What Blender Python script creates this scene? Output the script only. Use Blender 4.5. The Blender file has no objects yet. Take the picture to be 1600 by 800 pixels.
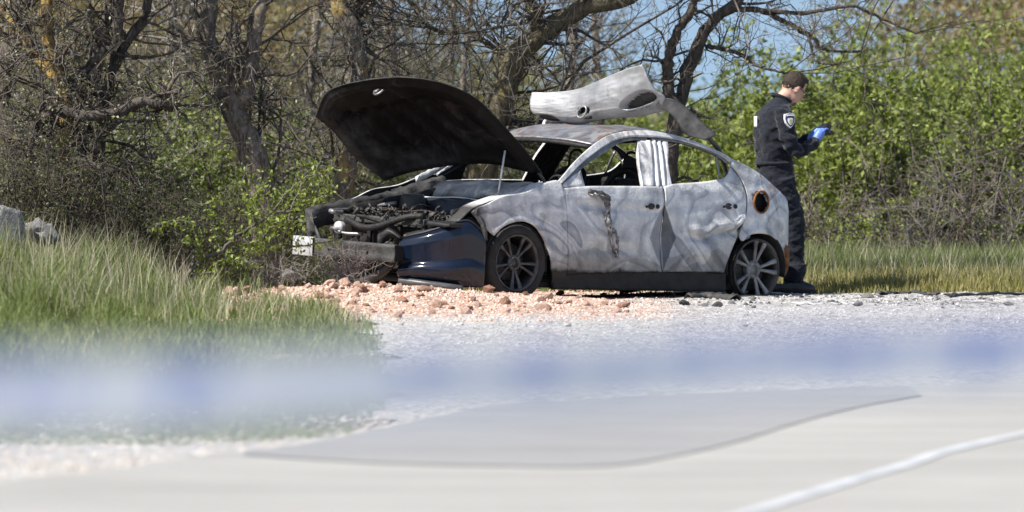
import bpy, bmesh, math, random
import numpy as np
from mathutils import Vector, Matrix, noise as mnoise
rng = np.random.default_rng(7)
random.seed(7)
scene = bpy.context.scene
COL = scene.collection

# ------------------------------------------------------------------ camera
FPX, CAMH, PITCH = 8976.0, 1.55, math.atan(225/8976.0)
cam = bpy.data.cameras.new('camera'); camo = bpy.data.objects.new('camera', cam); COL.objects.link(camo)
camo.location = (0, 0, CAMH); camo.rotation_euler = (math.pi/2-PITCH, 0, 0)
cam.sensor_width = 36; cam.lens = FPX/1600*36; cam.clip_start = .1; cam.clip_end = 3000
cam.dof.use_dof = True; cam.dof.focus_distance = 48.6; cam.dof.aperture_fstop = 2.7
scene.camera = camo
# ------------------------------------------------------------------ sky, sun, exposure
SUNV = Vector((-.70, -.44, .95)).normalized()
w = bpy.data.worlds.new('World'); scene.world = w; w.use_nodes = True
nt = w.node_tree; sky = nt.nodes.new('ShaderNodeTexSky'); sky.sky_type = 'NISHITA'; sky.sun_disc = False
sky.sun_elevation = math.asin(SUNV.z); sky.sun_rotation = math.atan2(SUNV.x, SUNV.y)
sky.air_density = 1.0; sky.dust_density = 1.2; sky.ozone_density = 1.0
tcw = nt.nodes.new('ShaderNodeTexCoord'); sxw = nt.nodes.new('ShaderNodeSeparateXYZ'); cxw = nt.nodes.new('ShaderNodeCombineXYZ'); mzw = nt.nodes.new('ShaderNodeMath'); mzw.operation = 'MULTIPLY_ADD'; mzw.inputs[1].default_value = .78; mzw.inputs[2].default_value = .17
nt.links.new(tcw.outputs['Generated'], sxw.inputs[0]); nt.links.new(sxw.outputs[0], cxw.inputs[0]); nt.links.new(sxw.outputs[1], cxw.inputs[1]); nt.links.new(sxw.outputs[2], mzw.inputs[0]); nt.links.new(mzw.outputs[0], cxw.inputs[2]); nt.links.new(cxw.outputs[0], sky.inputs[0])   # clear air: the whole sky drawn a little deeper towards the horizon
nt.links.new(sky.outputs[0], nt.nodes['Background'].inputs[0]); nt.nodes['Background'].inputs[1].default_value = .085
sl = bpy.data.lights.new('sun', 'SUN'); sl.energy = 4.6; sl.angle = math.radians(.53); sl.color = (1, .955, .88)
so = bpy.data.objects.new('sun', sl); COL.objects.link(so); so.rotation_euler = SUNV.to_track_quat('Z', 'Y').to_euler()
so.location = (-20, -10, 30)
scene.view_settings.view_transform = 'Standard'; scene.view_settings.look = 'None'
scene.view_settings.exposure = .85; scene.view_settings.gamma = 1

# ------------------------------------------------------------------ helpers
_f = np.array([0, math.cos(PITCH), -math.sin(PITCH)]); _u = np.array([0, math.sin(PITCH), math.cos(PITCH)])
C0 = np.array([0, 0, CAMH])
def ray(px, py): return np.array([(px-800)/FPX, 0, 0]) - _u*((py-400)/FPX) + _f
def at(px, py, Y):
    d = ray(px, py); return C0 + d*(Y/d[1])
def ground(px, py, z=0.):
    d = ray(px, py); return C0 + d*((z-CAMH)/d[2])
def sstep(a, b, x):
    t = np.clip((np.asarray(x, float)-a)/(b-a), 0, 1); return t*t*(3-2*t)
def gz(x, y):
    "height of the ground"
    x = np.asarray(x, float); y = np.asarray(y, float)
    z = -.055*sstep(45.5, 47.0, y)-.03*sstep(49.6, 51.2, y)
    z = z + np.interp(x, [-3.4, -2.3, -1.2, .1, .8, 1.6], [.02, .13, .17, .105, .05, 0])*np.exp(-((y-46.4)/.62)**2)      # low heap of rubble in front of the car
    z = z + .25*sstep(-2.2, -4.5, x)*sstep(36, 44, y)*sstep(75, 60, y)
    z = z + .012*np.sin(x*2.1+y*.7)*np.sin(y*1.3-x)*sstep(27, 33, y)
    return z
def tag(o, label=None, cat=None, group=None, kind=None):
    if label: o['label'] = label
    if cat: o['category'] = cat
    if group: o['group'] = group
    if kind: o['kind'] = kind
    return o
def empty(name, loc=(0, 0, 0)):
    o = bpy.data.objects.new(name, None); COL.objects.link(o); o.location = loc; o.empty_display_size = .1
    return o
def link(name, me, mat, parent=None, smooth=True):
    o = bpy.data.objects.new(name, me); COL.objects.link(o)
    for m in (mat if isinstance(mat, (list, tuple)) else [mat]):
        me.materials.append(m)
    if smooth: me.shade_smooth()
    if parent: o.parent = parent
    return o
def np_mesh(name, V, *FS):
    "fast mesh: FS arrays of faces with 3 or 4 columns"
    me = bpy.data.meshes.new(name); V = np.asarray(V, np.float32)
    me.vertices.add(len(V)); me.vertices.foreach_set('co', V.ravel())
    lv = np.concatenate([np.asarray(f, np.int32).ravel() for f in FS])
    lt = np.concatenate([np.full(len(f), np.asarray(f).shape[1], np.int32) for f in FS])
    ls = np.concatenate([[0], np.cumsum(lt)[:-1]]).astype(np.int32)
    me.loops.add(len(lv)); me.loops.foreach_set('vertex_index', lv)
    me.polygons.add(len(lt)); me.polygons.foreach_set('loop_start', ls); me.polygons.foreach_set('loop_total', lt)
    me.update(calc_edges=True); me.validate()
    return me
def pmesh(name, V, F):
    me = bpy.data.meshes.new(name); me.from_pydata([tuple(map(float, v)) for v in V], [], [tuple(int(i) for i in f) for f in F]); me.update(); return me
def rs(pts, n, smooth=True):
    "resample a polyline (any dimension) to n points by arc length, Catmull-Rom smoothed"
    P = np.asarray(pts, float)
    if smooth and len(P) > 2:
        Q = np.vstack([2*P[0]-P[1], P, 2*P[-1]-P[-2]]); out = []
        for i in range(len(P)-1):
            p0, p1, p2, p3 = Q[i:i+4]
            for t in np.linspace(0, 1, 9)[:-1]:
                out.append(.5*((2*p1)+(p2-p0)*t+(2*p0-5*p1+4*p2-p3)*t*t+(3*p1-p0-3*p2+p3)*t**3))
        out.append(P[-1]); P = np.array(out)
    d = np.concatenate([[0], np.cumsum(np.linalg.norm(np.diff(P, axis=0), axis=1))])
    s = np.linspace(0, d[-1], n)
    return np.stack([np.interp(s, d, P[:, k]) for k in range(P.shape[1])], 1)
def coons(top, bot, lef, rig, nu, nv):
    "top and bot run left to right, lef and rig run bottom to top"
    T, B, L, R = rs(top, nu), rs(bot, nu), rs(lef, nv), rs(rig, nv)
    L[0], L[-1], R[0], R[-1] = B[0], T[0], B[-1], T[-1]
    u = np.linspace(0, 1, nu)[None, :, None]; v = np.linspace(0, 1, nv)[:, None, None]
    return ((1-v)*B[None]+v*T[None]+(1-u)*L[:, None]+u*R[:, None]
            - ((1-u)*(1-v)*B[0]+u*(1-v)*B[-1]+(1-u)*v*T[0]+u*v*T[-1]))
def grid_faces(nv, nu):
    i = np.arange(nv*nu).reshape(nv, nu)
    return np.stack([i[:-1, :-1], i[:-1, 1:], i[1:, 1:], i[1:, :-1]], -1).reshape(-1, 4)
def solidify(o, t, offset=-1, mo=0):
    m = o.modifiers.new('solid', 'SOLIDIFY'); m.thickness = t; m.offset = offset; m.material_offset = mo; m.use_even_offset = False
    return o
def tube_arrays(lines, sides):
    "lines: list of (points, radii) -> V, F"
    VV, FF, n0 = [], [], 0
    a = np.arange(sides)*2*math.pi/sides; ca, sa = np.cos(a), np.sin(a)
    for P, r in lines:
        P = np.asarray(P, float); k = len(P); r = np.broadcast_to(np.asarray(r, float), (k,))
        T = np.gradient(P, axis=0); T /= (np.linalg.norm(T, axis=1, keepdims=True)+1e-9)
        ref = np.array([.31, .17, .93]) if abs(T[0, 2]) < .8 else np.array([.9, .4, .1])
        A = np.cross(T, ref); A /= (np.linalg.norm(A, axis=1, keepdims=True)+1e-9); B = np.cross(T, A)
        ring = P[:, None]+r[:, None, None]*(A[:, None]*ca[None, :, None]+B[:, None]*sa[None, :, None])
        VV.append(ring.reshape(-1, 3))
        i = np.arange(k*sides).reshape(k, sides)+n0; j = np.roll(i, -1, 1)
        FF.append(np.stack([i[:-1], j[:-1], j[1:], i[1:]], -1).reshape(-1, 4)); n0 += k*sides
    return np.concatenate(VV), np.concatenate(FF)
def tube_mesh(name, lines, sides=8, caps=True):
    V, F = tube_arrays(lines, sides)
    if not caps: return np_mesh(name, V, F)
    # end caps as fans
    extra, tri, n0, nv = [], [], 0, len(V)
    for P, r in lines:
        k = len(P)
        for end, base in ((0, n0), (k-1, n0+(k-1)*sides)):
            c = nv+len(extra); extra.append(np.asarray(P[end], float))
            for s in range(sides):
                a, b = base+s, base+(s+1) % sides
                tri.append((c, b, a) if end == 0 else (c, a, b))
        n0 += k*sides
    return np_mesh(name, np.vstack([V, extra]), F, np.array(tri))
def box_arr(lo, hi):
    x0, y0, z0 = lo; x1, y1, z1 = hi
    V = [(x0, y0, z0), (x1, y0, z0), (x1, y1, z0), (x0, y1, z0), (x0, y0, z1), (x1, y0, z1), (x1, y1, z1), (x0, y1, z1)]
    F = [(0, 3, 2, 1), (4, 5, 6, 7), (0, 1, 5, 4), (1, 2, 6, 5), (2, 3, 7, 6), (3, 0, 4, 7)]
    return V, F
def box(name, lo, hi, mat, parent=None, bev=.01, jit=0):
    V, F = box_arr(lo, hi); V = np.array(V, float)+rng.normal(0, jit, (8, 3)) if jit else V
    o = link(name, pmesh(name, V, F), mat, parent, smooth=False)
    if bev:
        m = o.modifiers.new('bev', 'BEVEL'); m.width = bev; m.segments = 2
    return o
def lathe(prof, n=48, axis=1):
    "prof: list of (radius, offset along axis y) -> V,F around the y axis"
    P = np.asarray(prof, float); a = np.arange(n)*2*math.pi/n
    V = np.stack([P[:, 0, None]*np.cos(a), np.broadcast_to(P[:, 1, None], (len(P), n)), P[:, 0, None]*np.sin(a)], -1).reshape(-1, 3)
    i = np.arange(len(P)*n).reshape(len(P), n); j = np.roll(i, -1, 1)
    return V, np.stack([i[:-1], j[:-1], j[1:], i[1:]], -1).reshape(-1, 4)

# ------------------------------------------------------------------ materials
MATS = {}
class NT:
    def __init__(s, name):
        s.m = bpy.data.materials.new(name); s.m.use_nodes = True; s.t = s.m.node_tree; s.b = s.t.nodes['Principled BSDF']; MATS[name] = s.m
        s.tc = s.t.nodes.new('ShaderNodeTexCoord')
    def n(s, k, **kw):
        nd = s.t.nodes.new('ShaderNode'+k)
        for a, v in kw.items(): setattr(nd, a, v)
        return nd
    def l(s, a, b): s.t.links.new(a, b)
    def noise(s, scale, detail=4, rough=.55, dist=0, vec=None):
        nd = s.n('TexNoise'); nd.inputs['Scale'].default_value = scale; nd.inputs['Detail'].default_value = detail
        nd.inputs['Roughness'].default_value = rough; nd.inputs['Distortion'].default_value = dist
        s.l(vec or s.tc.outputs['Object'], nd.inputs['Vector']); return nd.outputs['Fac']
    def ramp(s, fac, stops, interp='LINEAR'):
        r = s.n('ValToRGB'); cr = r.color_ramp; cr.interpolation = interp
        while len(cr.elements) < len(stops): cr.elements.new(.5)
        for e, (p, c) in zip(cr.elements, stops):
            e.position = p; e.color = (c, c, c, 1) if not isinstance(c, tuple) else (*c, 1)
        s.l(fac, r.inputs[0]); return r.outputs[0]
    def mix(s, fac, a, b, mode='MIX'):
        m = s.n('Mix'); m.data_type = 'RGBA'; m.blend_type = mode
        for sock, v in ((m.inputs[0], fac), (m.inputs[6], a), (m.inputs[7], b)):
            if isinstance(v, (int, float)): sock.default_value = v
            elif isinstance(v, tuple): sock.default_value = (*v, 1)
            else: s.l(v, sock)
        return m.outputs[2]
    def math(s, op, a, b=0., c=0.):
        m = s.n('Math', operation=op)
        for sock, v in zip(m.inputs, (a, b, c)):
            if isinstance(v, (int, float)): sock.default_value = v
            else: s.l(v, sock)
        return m.outputs[0]
    def bump(s, h, strength=.3, dist=.02):
        b = s.n('Bump'); b.inputs['Strength'].default_value = strength; b.inputs['Distance'].default_value = dist
        s.l(h, b.inputs['Height']); s.l(b.outputs[0], s.b.inputs['Normal'])
    def col(s, c):
        if isinstance(c, tuple): s.b.inputs['Base Color'].default_value = (*c, 1)
        else: s.l(c, s.b.inputs['Base Color'])
        return s
    def rough(s, r, metal=0, spec=.5):
        if isinstance(r, (int, float)): s.b.inputs['Roughness'].default_value = r
        else: s.l(r, s.b.inputs['Roughness'])
        s.b.inputs['Metallic'].default_value = metal; s.b.inputs['Specular IOR Level'].default_value = spec
        return s
def noisy(name, a, b, scale=6, rough=.8, metal=0, bump=.3, bs=60, dist=.01, spec=.4, detail=5, distort=0):
    k = NT(name); f = k.noise(scale, detail, .6, distort); k.col(k.ramp(f, [(.32, a), (.68, b)])); k.rough(rough, metal, spec)
    if bump: k.bump(k.noise(bs, 4), bump, dist)
    return k.m

def ash_mat():
    k = NT('scorched_paint')
    # marbled contours of burnt paint and ash: a distorted noise through a banded ramp
    a = k.noise(1.25, 1.8, .4, .75)
    base = k.ramp(a, [(.22, (.19, .195, .21)), (.36, (.44, .445, .46)), (.405, (.30, .31, .335)), (.412, (.60, .60, .60)), (.46, (.50, .505, .515)), (.50, (.67, .665, .655)),
                      (.535, (.36, .37, .40)), (.542, (.55, .55, .56)), (.60, (.64, .635, .62)), (.655, (.29, .30, .33)), (.662, (.56, .56, .56)), (.78, (.22, .225, .24))])
    fine = k.ramp(k.noise(14, 5, .65, .6), [(.3, .80), (.7, 1.12)])
    c = k.mix(1., k.mix(1., base, (1.16, 1.15, 1.13), 'MULTIPLY'), fine, 'MULTIPLY')
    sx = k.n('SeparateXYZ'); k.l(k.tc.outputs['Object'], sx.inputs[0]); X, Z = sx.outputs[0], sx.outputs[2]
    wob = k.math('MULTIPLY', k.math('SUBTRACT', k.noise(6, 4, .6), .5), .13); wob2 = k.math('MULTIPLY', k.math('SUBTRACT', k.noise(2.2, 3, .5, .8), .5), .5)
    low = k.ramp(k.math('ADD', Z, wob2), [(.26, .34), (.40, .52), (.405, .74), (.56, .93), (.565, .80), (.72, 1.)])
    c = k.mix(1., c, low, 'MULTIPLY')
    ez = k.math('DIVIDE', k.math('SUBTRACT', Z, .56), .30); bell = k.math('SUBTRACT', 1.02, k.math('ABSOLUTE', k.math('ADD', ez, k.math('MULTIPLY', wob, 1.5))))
    for cx_, wd_, cl_, am_ in ((1.652, -.20, (.20, .205, .22), .8), (1.648, .15, (.06, .062, .07), .85)):      # darker grey lenses coloured in either side of the door gap, where the doors buckled in
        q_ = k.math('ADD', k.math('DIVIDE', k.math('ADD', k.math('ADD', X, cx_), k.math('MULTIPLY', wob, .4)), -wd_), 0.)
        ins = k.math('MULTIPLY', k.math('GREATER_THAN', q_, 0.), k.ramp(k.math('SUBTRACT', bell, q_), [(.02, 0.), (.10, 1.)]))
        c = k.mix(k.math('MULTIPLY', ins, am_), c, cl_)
    # vertical rain-like streaks
    mp = k.n('Mapping'); k.l(k.tc.outputs['Object'], mp.inputs[0]); mp.inputs['Scale'].default_value = (5, 5, .55)
    st = k.ramp(k.noise(2.2, 4, .6, .3, mp.outputs[0]), [(.45, 1.), (.72, .68)])
    c = k.mix(.55, c, k.mix(1., c, st, 'MULTIPLY'))
    # soot blotches with their own edges
    sm = k.ramp(k.noise(2.3, 5, .62, .9), [(.57, 0.), (.69, .6)])
    c = k.mix(sm, c, (.055, .052, .05))
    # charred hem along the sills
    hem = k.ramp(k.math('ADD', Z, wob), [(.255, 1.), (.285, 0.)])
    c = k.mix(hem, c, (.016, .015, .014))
    # rusty tail
    rb = k.math('MULTIPLY', k.ramp(k.math('MULTIPLY', k.math('ADD', X, wob), -.25), [(.70, 0.), (.76, 1.)]), k.ramp(k.noise(3.2, 5, .6, .8), [(.50, 0.), (.60, .8)]))
    c = k.mix(rb, c, k.ramp(k.noise(18, 4), [(.3, (.10, .06, .035)), (.7, (.24, .135, .06))]))
    fr = k.math('MULTIPLY', k.ramp(k.math('ADD', X, wob), [(.34, 0.), (.44, 1.)]), .95)
    c = k.mix(fr, c, (.02, .02, .021))
    k.col(c); k.rough(k.ramp(a, [(.3, .42), (.7, .62)]), 0.25, .45)
    k.bump(k.mix(.7, k.noise(3.2, 3, .5, .6), k.noise(38, 4)), .32, .03)
    return k.m
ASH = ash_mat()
def roof_mat():
    k = NT('scorched_roof'); a = k.noise(2.2, 5, .6, 1.2)
    c = k.ramp(a, [(.3, (.10, .105, .12)), (.45, (.27, .275, .30)), (.52, (.14, .14, .155)), (.6, (.36, .355, .35)), (.7, (.20, .13, .09))])
    k.col(k.mix(k.ramp(k.noise(9, 5), [(.55, 0.), (.66, .7)]), c, (.26, .12, .06))); k.rough(.38, .5); k.bump(k.noise(20, 4), .25, .02); return k.m
ROOF = roof_mat()
SOOT = noisy('soot_metal', (.006, .006, .006), (.022, .021, .020), 9, .62, 0, .5, 45, .02, .35)
CHAR = noisy('charred_grey', (.018, .018, .018), (.085, .082, .078), 7, .6, .2, .5, 50, .015, .4)
STEEL = noisy('burnt_steel', (.10, .10, .105), (.30, .295, .285), 8, .45, .6, .3, 60)
PALE = noisy('pale_steel', (.42, .42, .43), (.68, .67, .66), 5, .42, .35, .15, 60)
RUST = noisy('rusted_steel', (.09, .035, .014), (.30, .13, .045), 14, .85, 0, .5, 80)
def hood_mat():
    k = NT('hood_underside'); a = k.noise(3.0, 5, .62, 1.3)
    c = k.ramp(a, [(.40, (.004, .004, .004)), (.56, (.008, .008, .0085)), (.68, (.03, .029, .029)), (.80, (.07, .068, .065))])
    c = k.mix(k.ramp(k.noise(4, 5), [(.68, 0.), (.78, .5)]), c, (.05, .024, .011))
    sx = k.n('SeparateXYZ'); k.l(k.tc.outputs['Object'], sx.inputs[0])
    hz = k.math('ADD', k.math('MULTIPLY_ADD', sx.outputs[0], -.55, sx.outputs[2]), k.math('MULTIPLY_ADD', k.noise(4, 4, .6, .8), .5, -.25))
    c = k.mix(k.ramp(k.math('MULTIPLY', hz, .5), [(.40, .75), (.56, 0.)]), c, k.ramp(k.noise(7, 5, .6, .6), [(.35, (.035, .035, .037)), (.7, (.13, .13, .13))]))
    k.col(c); k.rough(.6, .0, .15); k.bump(k.noise(30, 4), .3, .015); return k.m
HOODU = hood_mat()
k = NT('navy_paint'); k.col(k.ramp(k.noise(5, 4), [(.3, (.004, .007, .016)), (.7, (.007, .012, .028))])); k.rough(k.ramp(k.noise(7, 5, .6), [(.35, .10), (.75, .26)]), 0, .4)
k.b.inputs['Coat Weight'].default_value = .25; k.b.inputs['Coat Roughness'].default_value = .06; NAVY = k.m
PLASTIC = noisy('black_plastic', (.012, .012, .013), (.03, .03, .031), 12, .5, 0, .3, 70)
TYRE = noisy('tyre_rubber', (.012, .012, .012), (.032, .031, .030), 10, .78, 0, .3, 90)
ALLOY = noisy('smoked_alloy', (.035, .035, .036), (.12, .118, .115), 9, .38, .65, .2, 60)
ALLOYB = noisy('burnt_alloy', (.09, .09, .09), (.34, .335, .33), 7, .5, .4, .3, 50)

def bark_mat(name, a, b, lichen=(.34, .19, .03), amt=.6, th=.57):
    k = NT(name); mp = k.n('Mapping'); k.l(k.tc.outputs['Object'], mp.inputs[0]); mp.inputs['Scale'].default_value = (1, 1, .3)
    f = k.noise(28, 6, .65, .5, mp.outputs[0]); c = k.ramp(f, [(.32, a), (.6, b), (.8, tuple(min(1, v*1.5) for v in b))])
    li = k.ramp(k.noise(3.1, 6, .68), [(th, 0.), (th+.07, amt)]); c = k.mix(li, c, k.ramp(k.noise(30, 3), [(.3, lichen), (.7, (.30, .27, .13))]))
    k.col(c); k.rough(.92, 0, .2); k.bump(f, .9, .03); return k.m
BARK = bark_mat('bark', (.07, .058, .047), (.28, .24, .195))
BARKD = bark_mat('dark_bark', (.03, .025, .021), (.135, .115, .098), amt=.25)
TWIG = noisy('twig', (.055, .046, .040), (.20, .18, .16), 3, .9, 0, 0, spec=.15)
TWIGG = noisy('grey_twig', (.16, .14, .13), (.36, .33, .30), 3, .9, 0, 0, spec=.15)
def leaf_mat(name, stops, transl=.35, big=.7):
    k = NT(name); g = k.n('NewGeometry'); f = k.math('ADD', k.math('MULTIPLY', g.outputs['Random Per Island'], .6), k.math('MULTIPLY', k.noise(big, 2), .5))
    c = k.ramp(f, stops); k.col(c); k.rough(.5, 0, .35)
    t = k.n('BsdfTranslucent'); k.l(k.mix(1., c, (1.35, 1.3, .7), 'MULTIPLY'), t.inputs[0]); ms = k.n('MixShader'); ms.inputs[0].default_value = transl
    k.l(k.b.outputs[0], ms.inputs[1]); k.l(t.outputs[0], ms.inputs[2]); k.l(ms.outputs[0], k.t.nodes['Material Output'].inputs[0]); return k.m
LEAF = leaf_mat('spring_leaf', [(.2, (.10, .135, .024)), (.5, (.175, .225, .048)), (.8, (.27, .32, .085))])
LEAFD = leaf_mat('deep_leaf', [(.2, (.06, .085, .022)), (.5, (.105, .14, .038)), (.8, (.17, .20, .07))])
LEAFO = leaf_mat('olive_leaf', [(.2, (.07, .068, .03)), (.5, (.13, .125, .055)), (.8, (.22, .21, .11))])
LEAFB = leaf_mat('brown_leaf', [(.2, (.10, .074, .038)), (.5, (.18, .14, .072)), (.8, (.27, .22, .12))])
LEAFG = leaf_mat('bud_leaf', [(.2, (.16, .17, .085)), (.5, (.25, .26, .14)), (.8, (.36, .36, .22))])
GRASS = leaf_mat('grass_blade', [(.15, (.08, .115, .035)), (.45, (.135, .18, .055)), (.78, (.19, .23, .08)), (.97, (.34, .32, .17))], .3, .5)
GRASSY = leaf_mat('dry_grass_blade', [(.15, (.15, .16, .05)), (.45, (.25, .24, .09)), (.7, (.33, .29, .13)), (.9, (.42, .35, .19))], .3, .5)
STRAW = leaf_mat('straw', [(.2, (.24, .22, .14)), (.8, (.42, .39, .29))], .25)
EVERG = leaf_mat('evergreen_leaf', [(.2, (.022, .032, .012)), (.5, (.045, .058, .02)), (.8, (.09, .10, .042))])

# ------------------------------------------------------------------ the ground and the road
def ground_mat():
    k = NT('earth'); a = k.noise(.35, 6, .6); c = k.ramp(a, [(.3, (.09, .075, .045)), (.5, (.15, .13, .075)), (.7, (.10, .11, .045))])
    c = k.mix(k.ramp(k.noise(14, 5), [(.4, 0.), (.7, .6)]), c, (.24, .20, .14)); k.col(c); k.rough(.95, 0, .2); k.bump(k.noise(25, 5), .6, .05); return k.m
def gravel_mat():
    k = NT('limestone_gravel'); v = k.n('TexVoronoi'); v.inputs['Scale'].default_value = 26; k.l(k.tc.outputs['Object'], v.inputs['Vector'])
    pinkn = k.noise(.9, 4, .6); sx = k.n('SeparateXYZ'); k.l(k.tc.outputs['Object'], sx.inputs[0])
    # a truckload of pink rubble lies in front of the car: it ends where the load ends
    py = k.ramp(k.math('MULTIPLY_ADD', sx.outputs[1], .02, k.math('MULTIPLY_ADD', pinkn, .04, -.02)), [(.845, 0.), (.885, 1.)])
    px = k.ramp(k.math('MULTIPLY_ADD', sx.outputs[0], .1, k.math('MULTIPLY_ADD', pinkn, .1, .45)), [(.56, 1.), (.66, 0.)])
    pk = k.math('MULTIPLY', py, px)
    white = k.ramp(v.outputs['Color'], [(.2, (.30, .285, .27)), (.5, (.42, .405, .385)), (.8, (.52, .505, .485))])
    pink = k.ramp(v.outputs['Color'], [(.2, (.34, .21, .155)), (.5, (.47, .33, .26)), (.8, (.54, .44, .37))])
    c = k.mix(pk, white, pink); c = k.mix(1., c, k.ramp(k.noise(1.3, 6, .65), [(.3, .80), (.7, 1.06)]), 'MULTIPLY')
    ash = k.math('MULTIPLY', k.ramp(k.math('MULTIPLY_ADD', sx.outputs[0], .1, .45), [(.63, 0.), (.70, 1.)]), k.ramp(k.noise(2.4, 6, .7, .5), [(.50, 0.), (.60, .8)]))
    ash = k.math('MULTIPLY', ash, k.ramp(k.math('MULTIPLY', sx.outputs[1], .02), [(.895, 0.), (.935, 1.)]))
    c = k.mix(ash, c, (.10, .10, .105))
    k.col(c); k.rough(.95, 0, .2); k.bump(k.mix(.5, v.outputs['Distance'], k.noise(60, 4)), .9, .03); return k.m
def asphalt_mat(name, a, b, s=.9):
    k = NT(name); c = k.ramp(k.noise(.5, 6, .62), [(.3, a), (.7, b)]); c = k.mix(1., c, k.ramp(k.noise(120, 3, .7), [(.3, s), (.7, 1.08)]), 'MULTIPLY')
    mp = k.n('Mapping'); k.l(k.tc.outputs['Object'], mp.inputs[0]); mp.inputs['Scale'].default_value = (.25, 2.2, 1); mp.inputs['Rotation'].default_value = (0, 0, .5)
    c = k.mix(1., c, k.ramp(k.noise(1.5, 5, .6, .4, mp.outputs[0]), [(.35, .90), (.65, 1.05)]), 'MULTIPLY')
    k.col(c); k.rough(.85, 0, .3); k.bump(k.noise(160, 3), .4, .01); return k.m
def sheet(name, V, F, mat):
    o = link(name, np_mesh(name, V, F), mat); return tag(o, kind='structure')
# one sheet to the horizon, fine near the car
xs = np.concatenate([-np.geomspace(7, 900, 26)[::-1], np.arange(-6.8, 6.81, .2), np.geomspace(7, 900, 26)])
ys = np.concatenate([[-60, -20, 0, 10, 18], np.arange(22, 66, .25), np.geomspace(66, 2000, 34)])
X, Y = np.meshgrid(xs, ys); Z = gz(X, Y)+.01*rng.normal(size=X.shape)*(np.abs(X) < 7)*(Y > 27)*(Y < 66)*((X < np.interp(Y, [26, 37, 49], [-1, -1.3, -3.2])) | (Y > 50))
Z = Z + 1.0*sstep(140, 600, Y)
sheet('ground', np.stack([X, Y, Z], -1).reshape(-1, 3), grid_faces(*X.shape), ground_mat())
EDGE = np.array([ground(*p)[:2] for p in [(-600, 830), (0, 765), (200, 742), (330, 724), (480, 706), (600, 683), (700, 661), (800, 645), (950, 636), (1200, 624), (1600, 608), (2200, 585)]])
EDGE = np.vstack([[-60, EDGE[0, 1]-3], EDGE, [60, EDGE[-1, 1]+16]])
ed = rs(EDGE[1:-1], 260); ed[:, 1] += .035*rng.normal(size=260)+.05*np.sin(np.arange(260)*.31)*np.sin(np.arange(260)*.13)
ed = np.vstack([EDGE[:1], ed, EDGE[-1:]])
# gravel lot: between a ragged left border and the far right, from the road to the grass strip behind the car
gy = np.arange(22.5, 51.5, .08)
lb = np.interp(gy, [22.5, 26.2, 26.9, 27.6, 30, 37, 42.8, 45.5, 47, 49.0, 51.5], [-9, -6.5, -1.6, -.7, -.66, -.87, -1.15, -1.7, -2.15, -2.75, -2.95])
lb = lb + .10*np.sin(gy*2.3)+.07*np.sin(gy*5.1+1)+.015*rng.normal(size=len(gy))
us = np.concatenate([np.linspace(0, .35, 90), np.geomspace(.36, 1, 40)])
GX = lb[:, None]+us[None]*(30-lb[:, None]); GY = np.broadcast_to(gy[:, None], GX.shape).copy()
GY[-1] += .12*np.sin(GX[-1]*3.1)+.08*np.sin(GX[-1]*7.7+2); GY[-2] = (GY[-3]+GY[-1])/2
GZ = gz(GX, GY)+.016+.006*rng.normal(size=GX.shape)*(GY > 29)
sheet('gravel_lot', np.stack([GX, GY, GZ], -1).reshape(-1, 3), grid_faces(*GX.shape), gravel_mat())
def below(name, curve, ylow, z, mat):
    V = np.concatenate([np.c_[curve, np.full(len(curve), z)], np.c_[curve[:, 0], np.full(len(curve), ylow), np.full(len(curve), z)]]); n = len(curve); i = np.arange(n-1)
    return sheet(name, V, np.stack([i+n, i+n+1, i+1, i], -1), mat)
below('road', ed, -40, .036, asphalt_mat('pale_asphalt', (.305, .297, .28), (.36, .352, .333)))
pt = np.array([ground(*p)[:2] for p in [(380, 725), (480, 731), (600, 738), (760, 742), (940, 743), (1040, 729), (1100, 716), (1160, 701), (1230, 678), (1290, 661), (1360, 645), (1440, 631)]])
pt = rs(pt, 120); pt[:, 1] += .012*rng.normal(size=120)
tp = np.stack([pt[:, 0], np.interp(pt[:, 0], ed[:, 0], ed[:, 1])-.05], 1); tp[:, 1] = np.maximum(tp[:, 1], pt[:, 1]+.01); n = 120; i = np.arange(n-1)
sheet('asphalt_patch', np.r_[np.c_[pt, np.full(n, .041)], np.c_[tp, np.full(n, .041)]], np.stack([i, i+1, i+1+n, i+n], -1), asphalt_mat('grey_asphalt', (.235, .235, .237), (.28, .279, .279)))
ln = rs(np.array([ground(*p)[:2] for p in [(700, 960), (1220, 800), (1410, 742), (1600, 690), (2300, 545)]]), 80)
d = np.gradient(ln, axis=0); d /= np.linalg.norm(d, axis=1, keepdims=True); nn = np.stack([-d[:, 1], d[:, 0]], 1)
n = 80; i = np.arange(n-1); wd = .040+.002*np.sin(np.arange(n)*.7)[:, None]
sheet('road_line', np.r_[np.c_[ln-nn*wd, np.full(n, .041)], np.c_[ln+nn*wd, np.full(n, .041)]], np.stack([i, i+1, i+1+n, i+n], -1),
      noisy('road_paint', (.36, .375, .39), (.52, .54, .56), 3, .7, 0, .2, 120))
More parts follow.
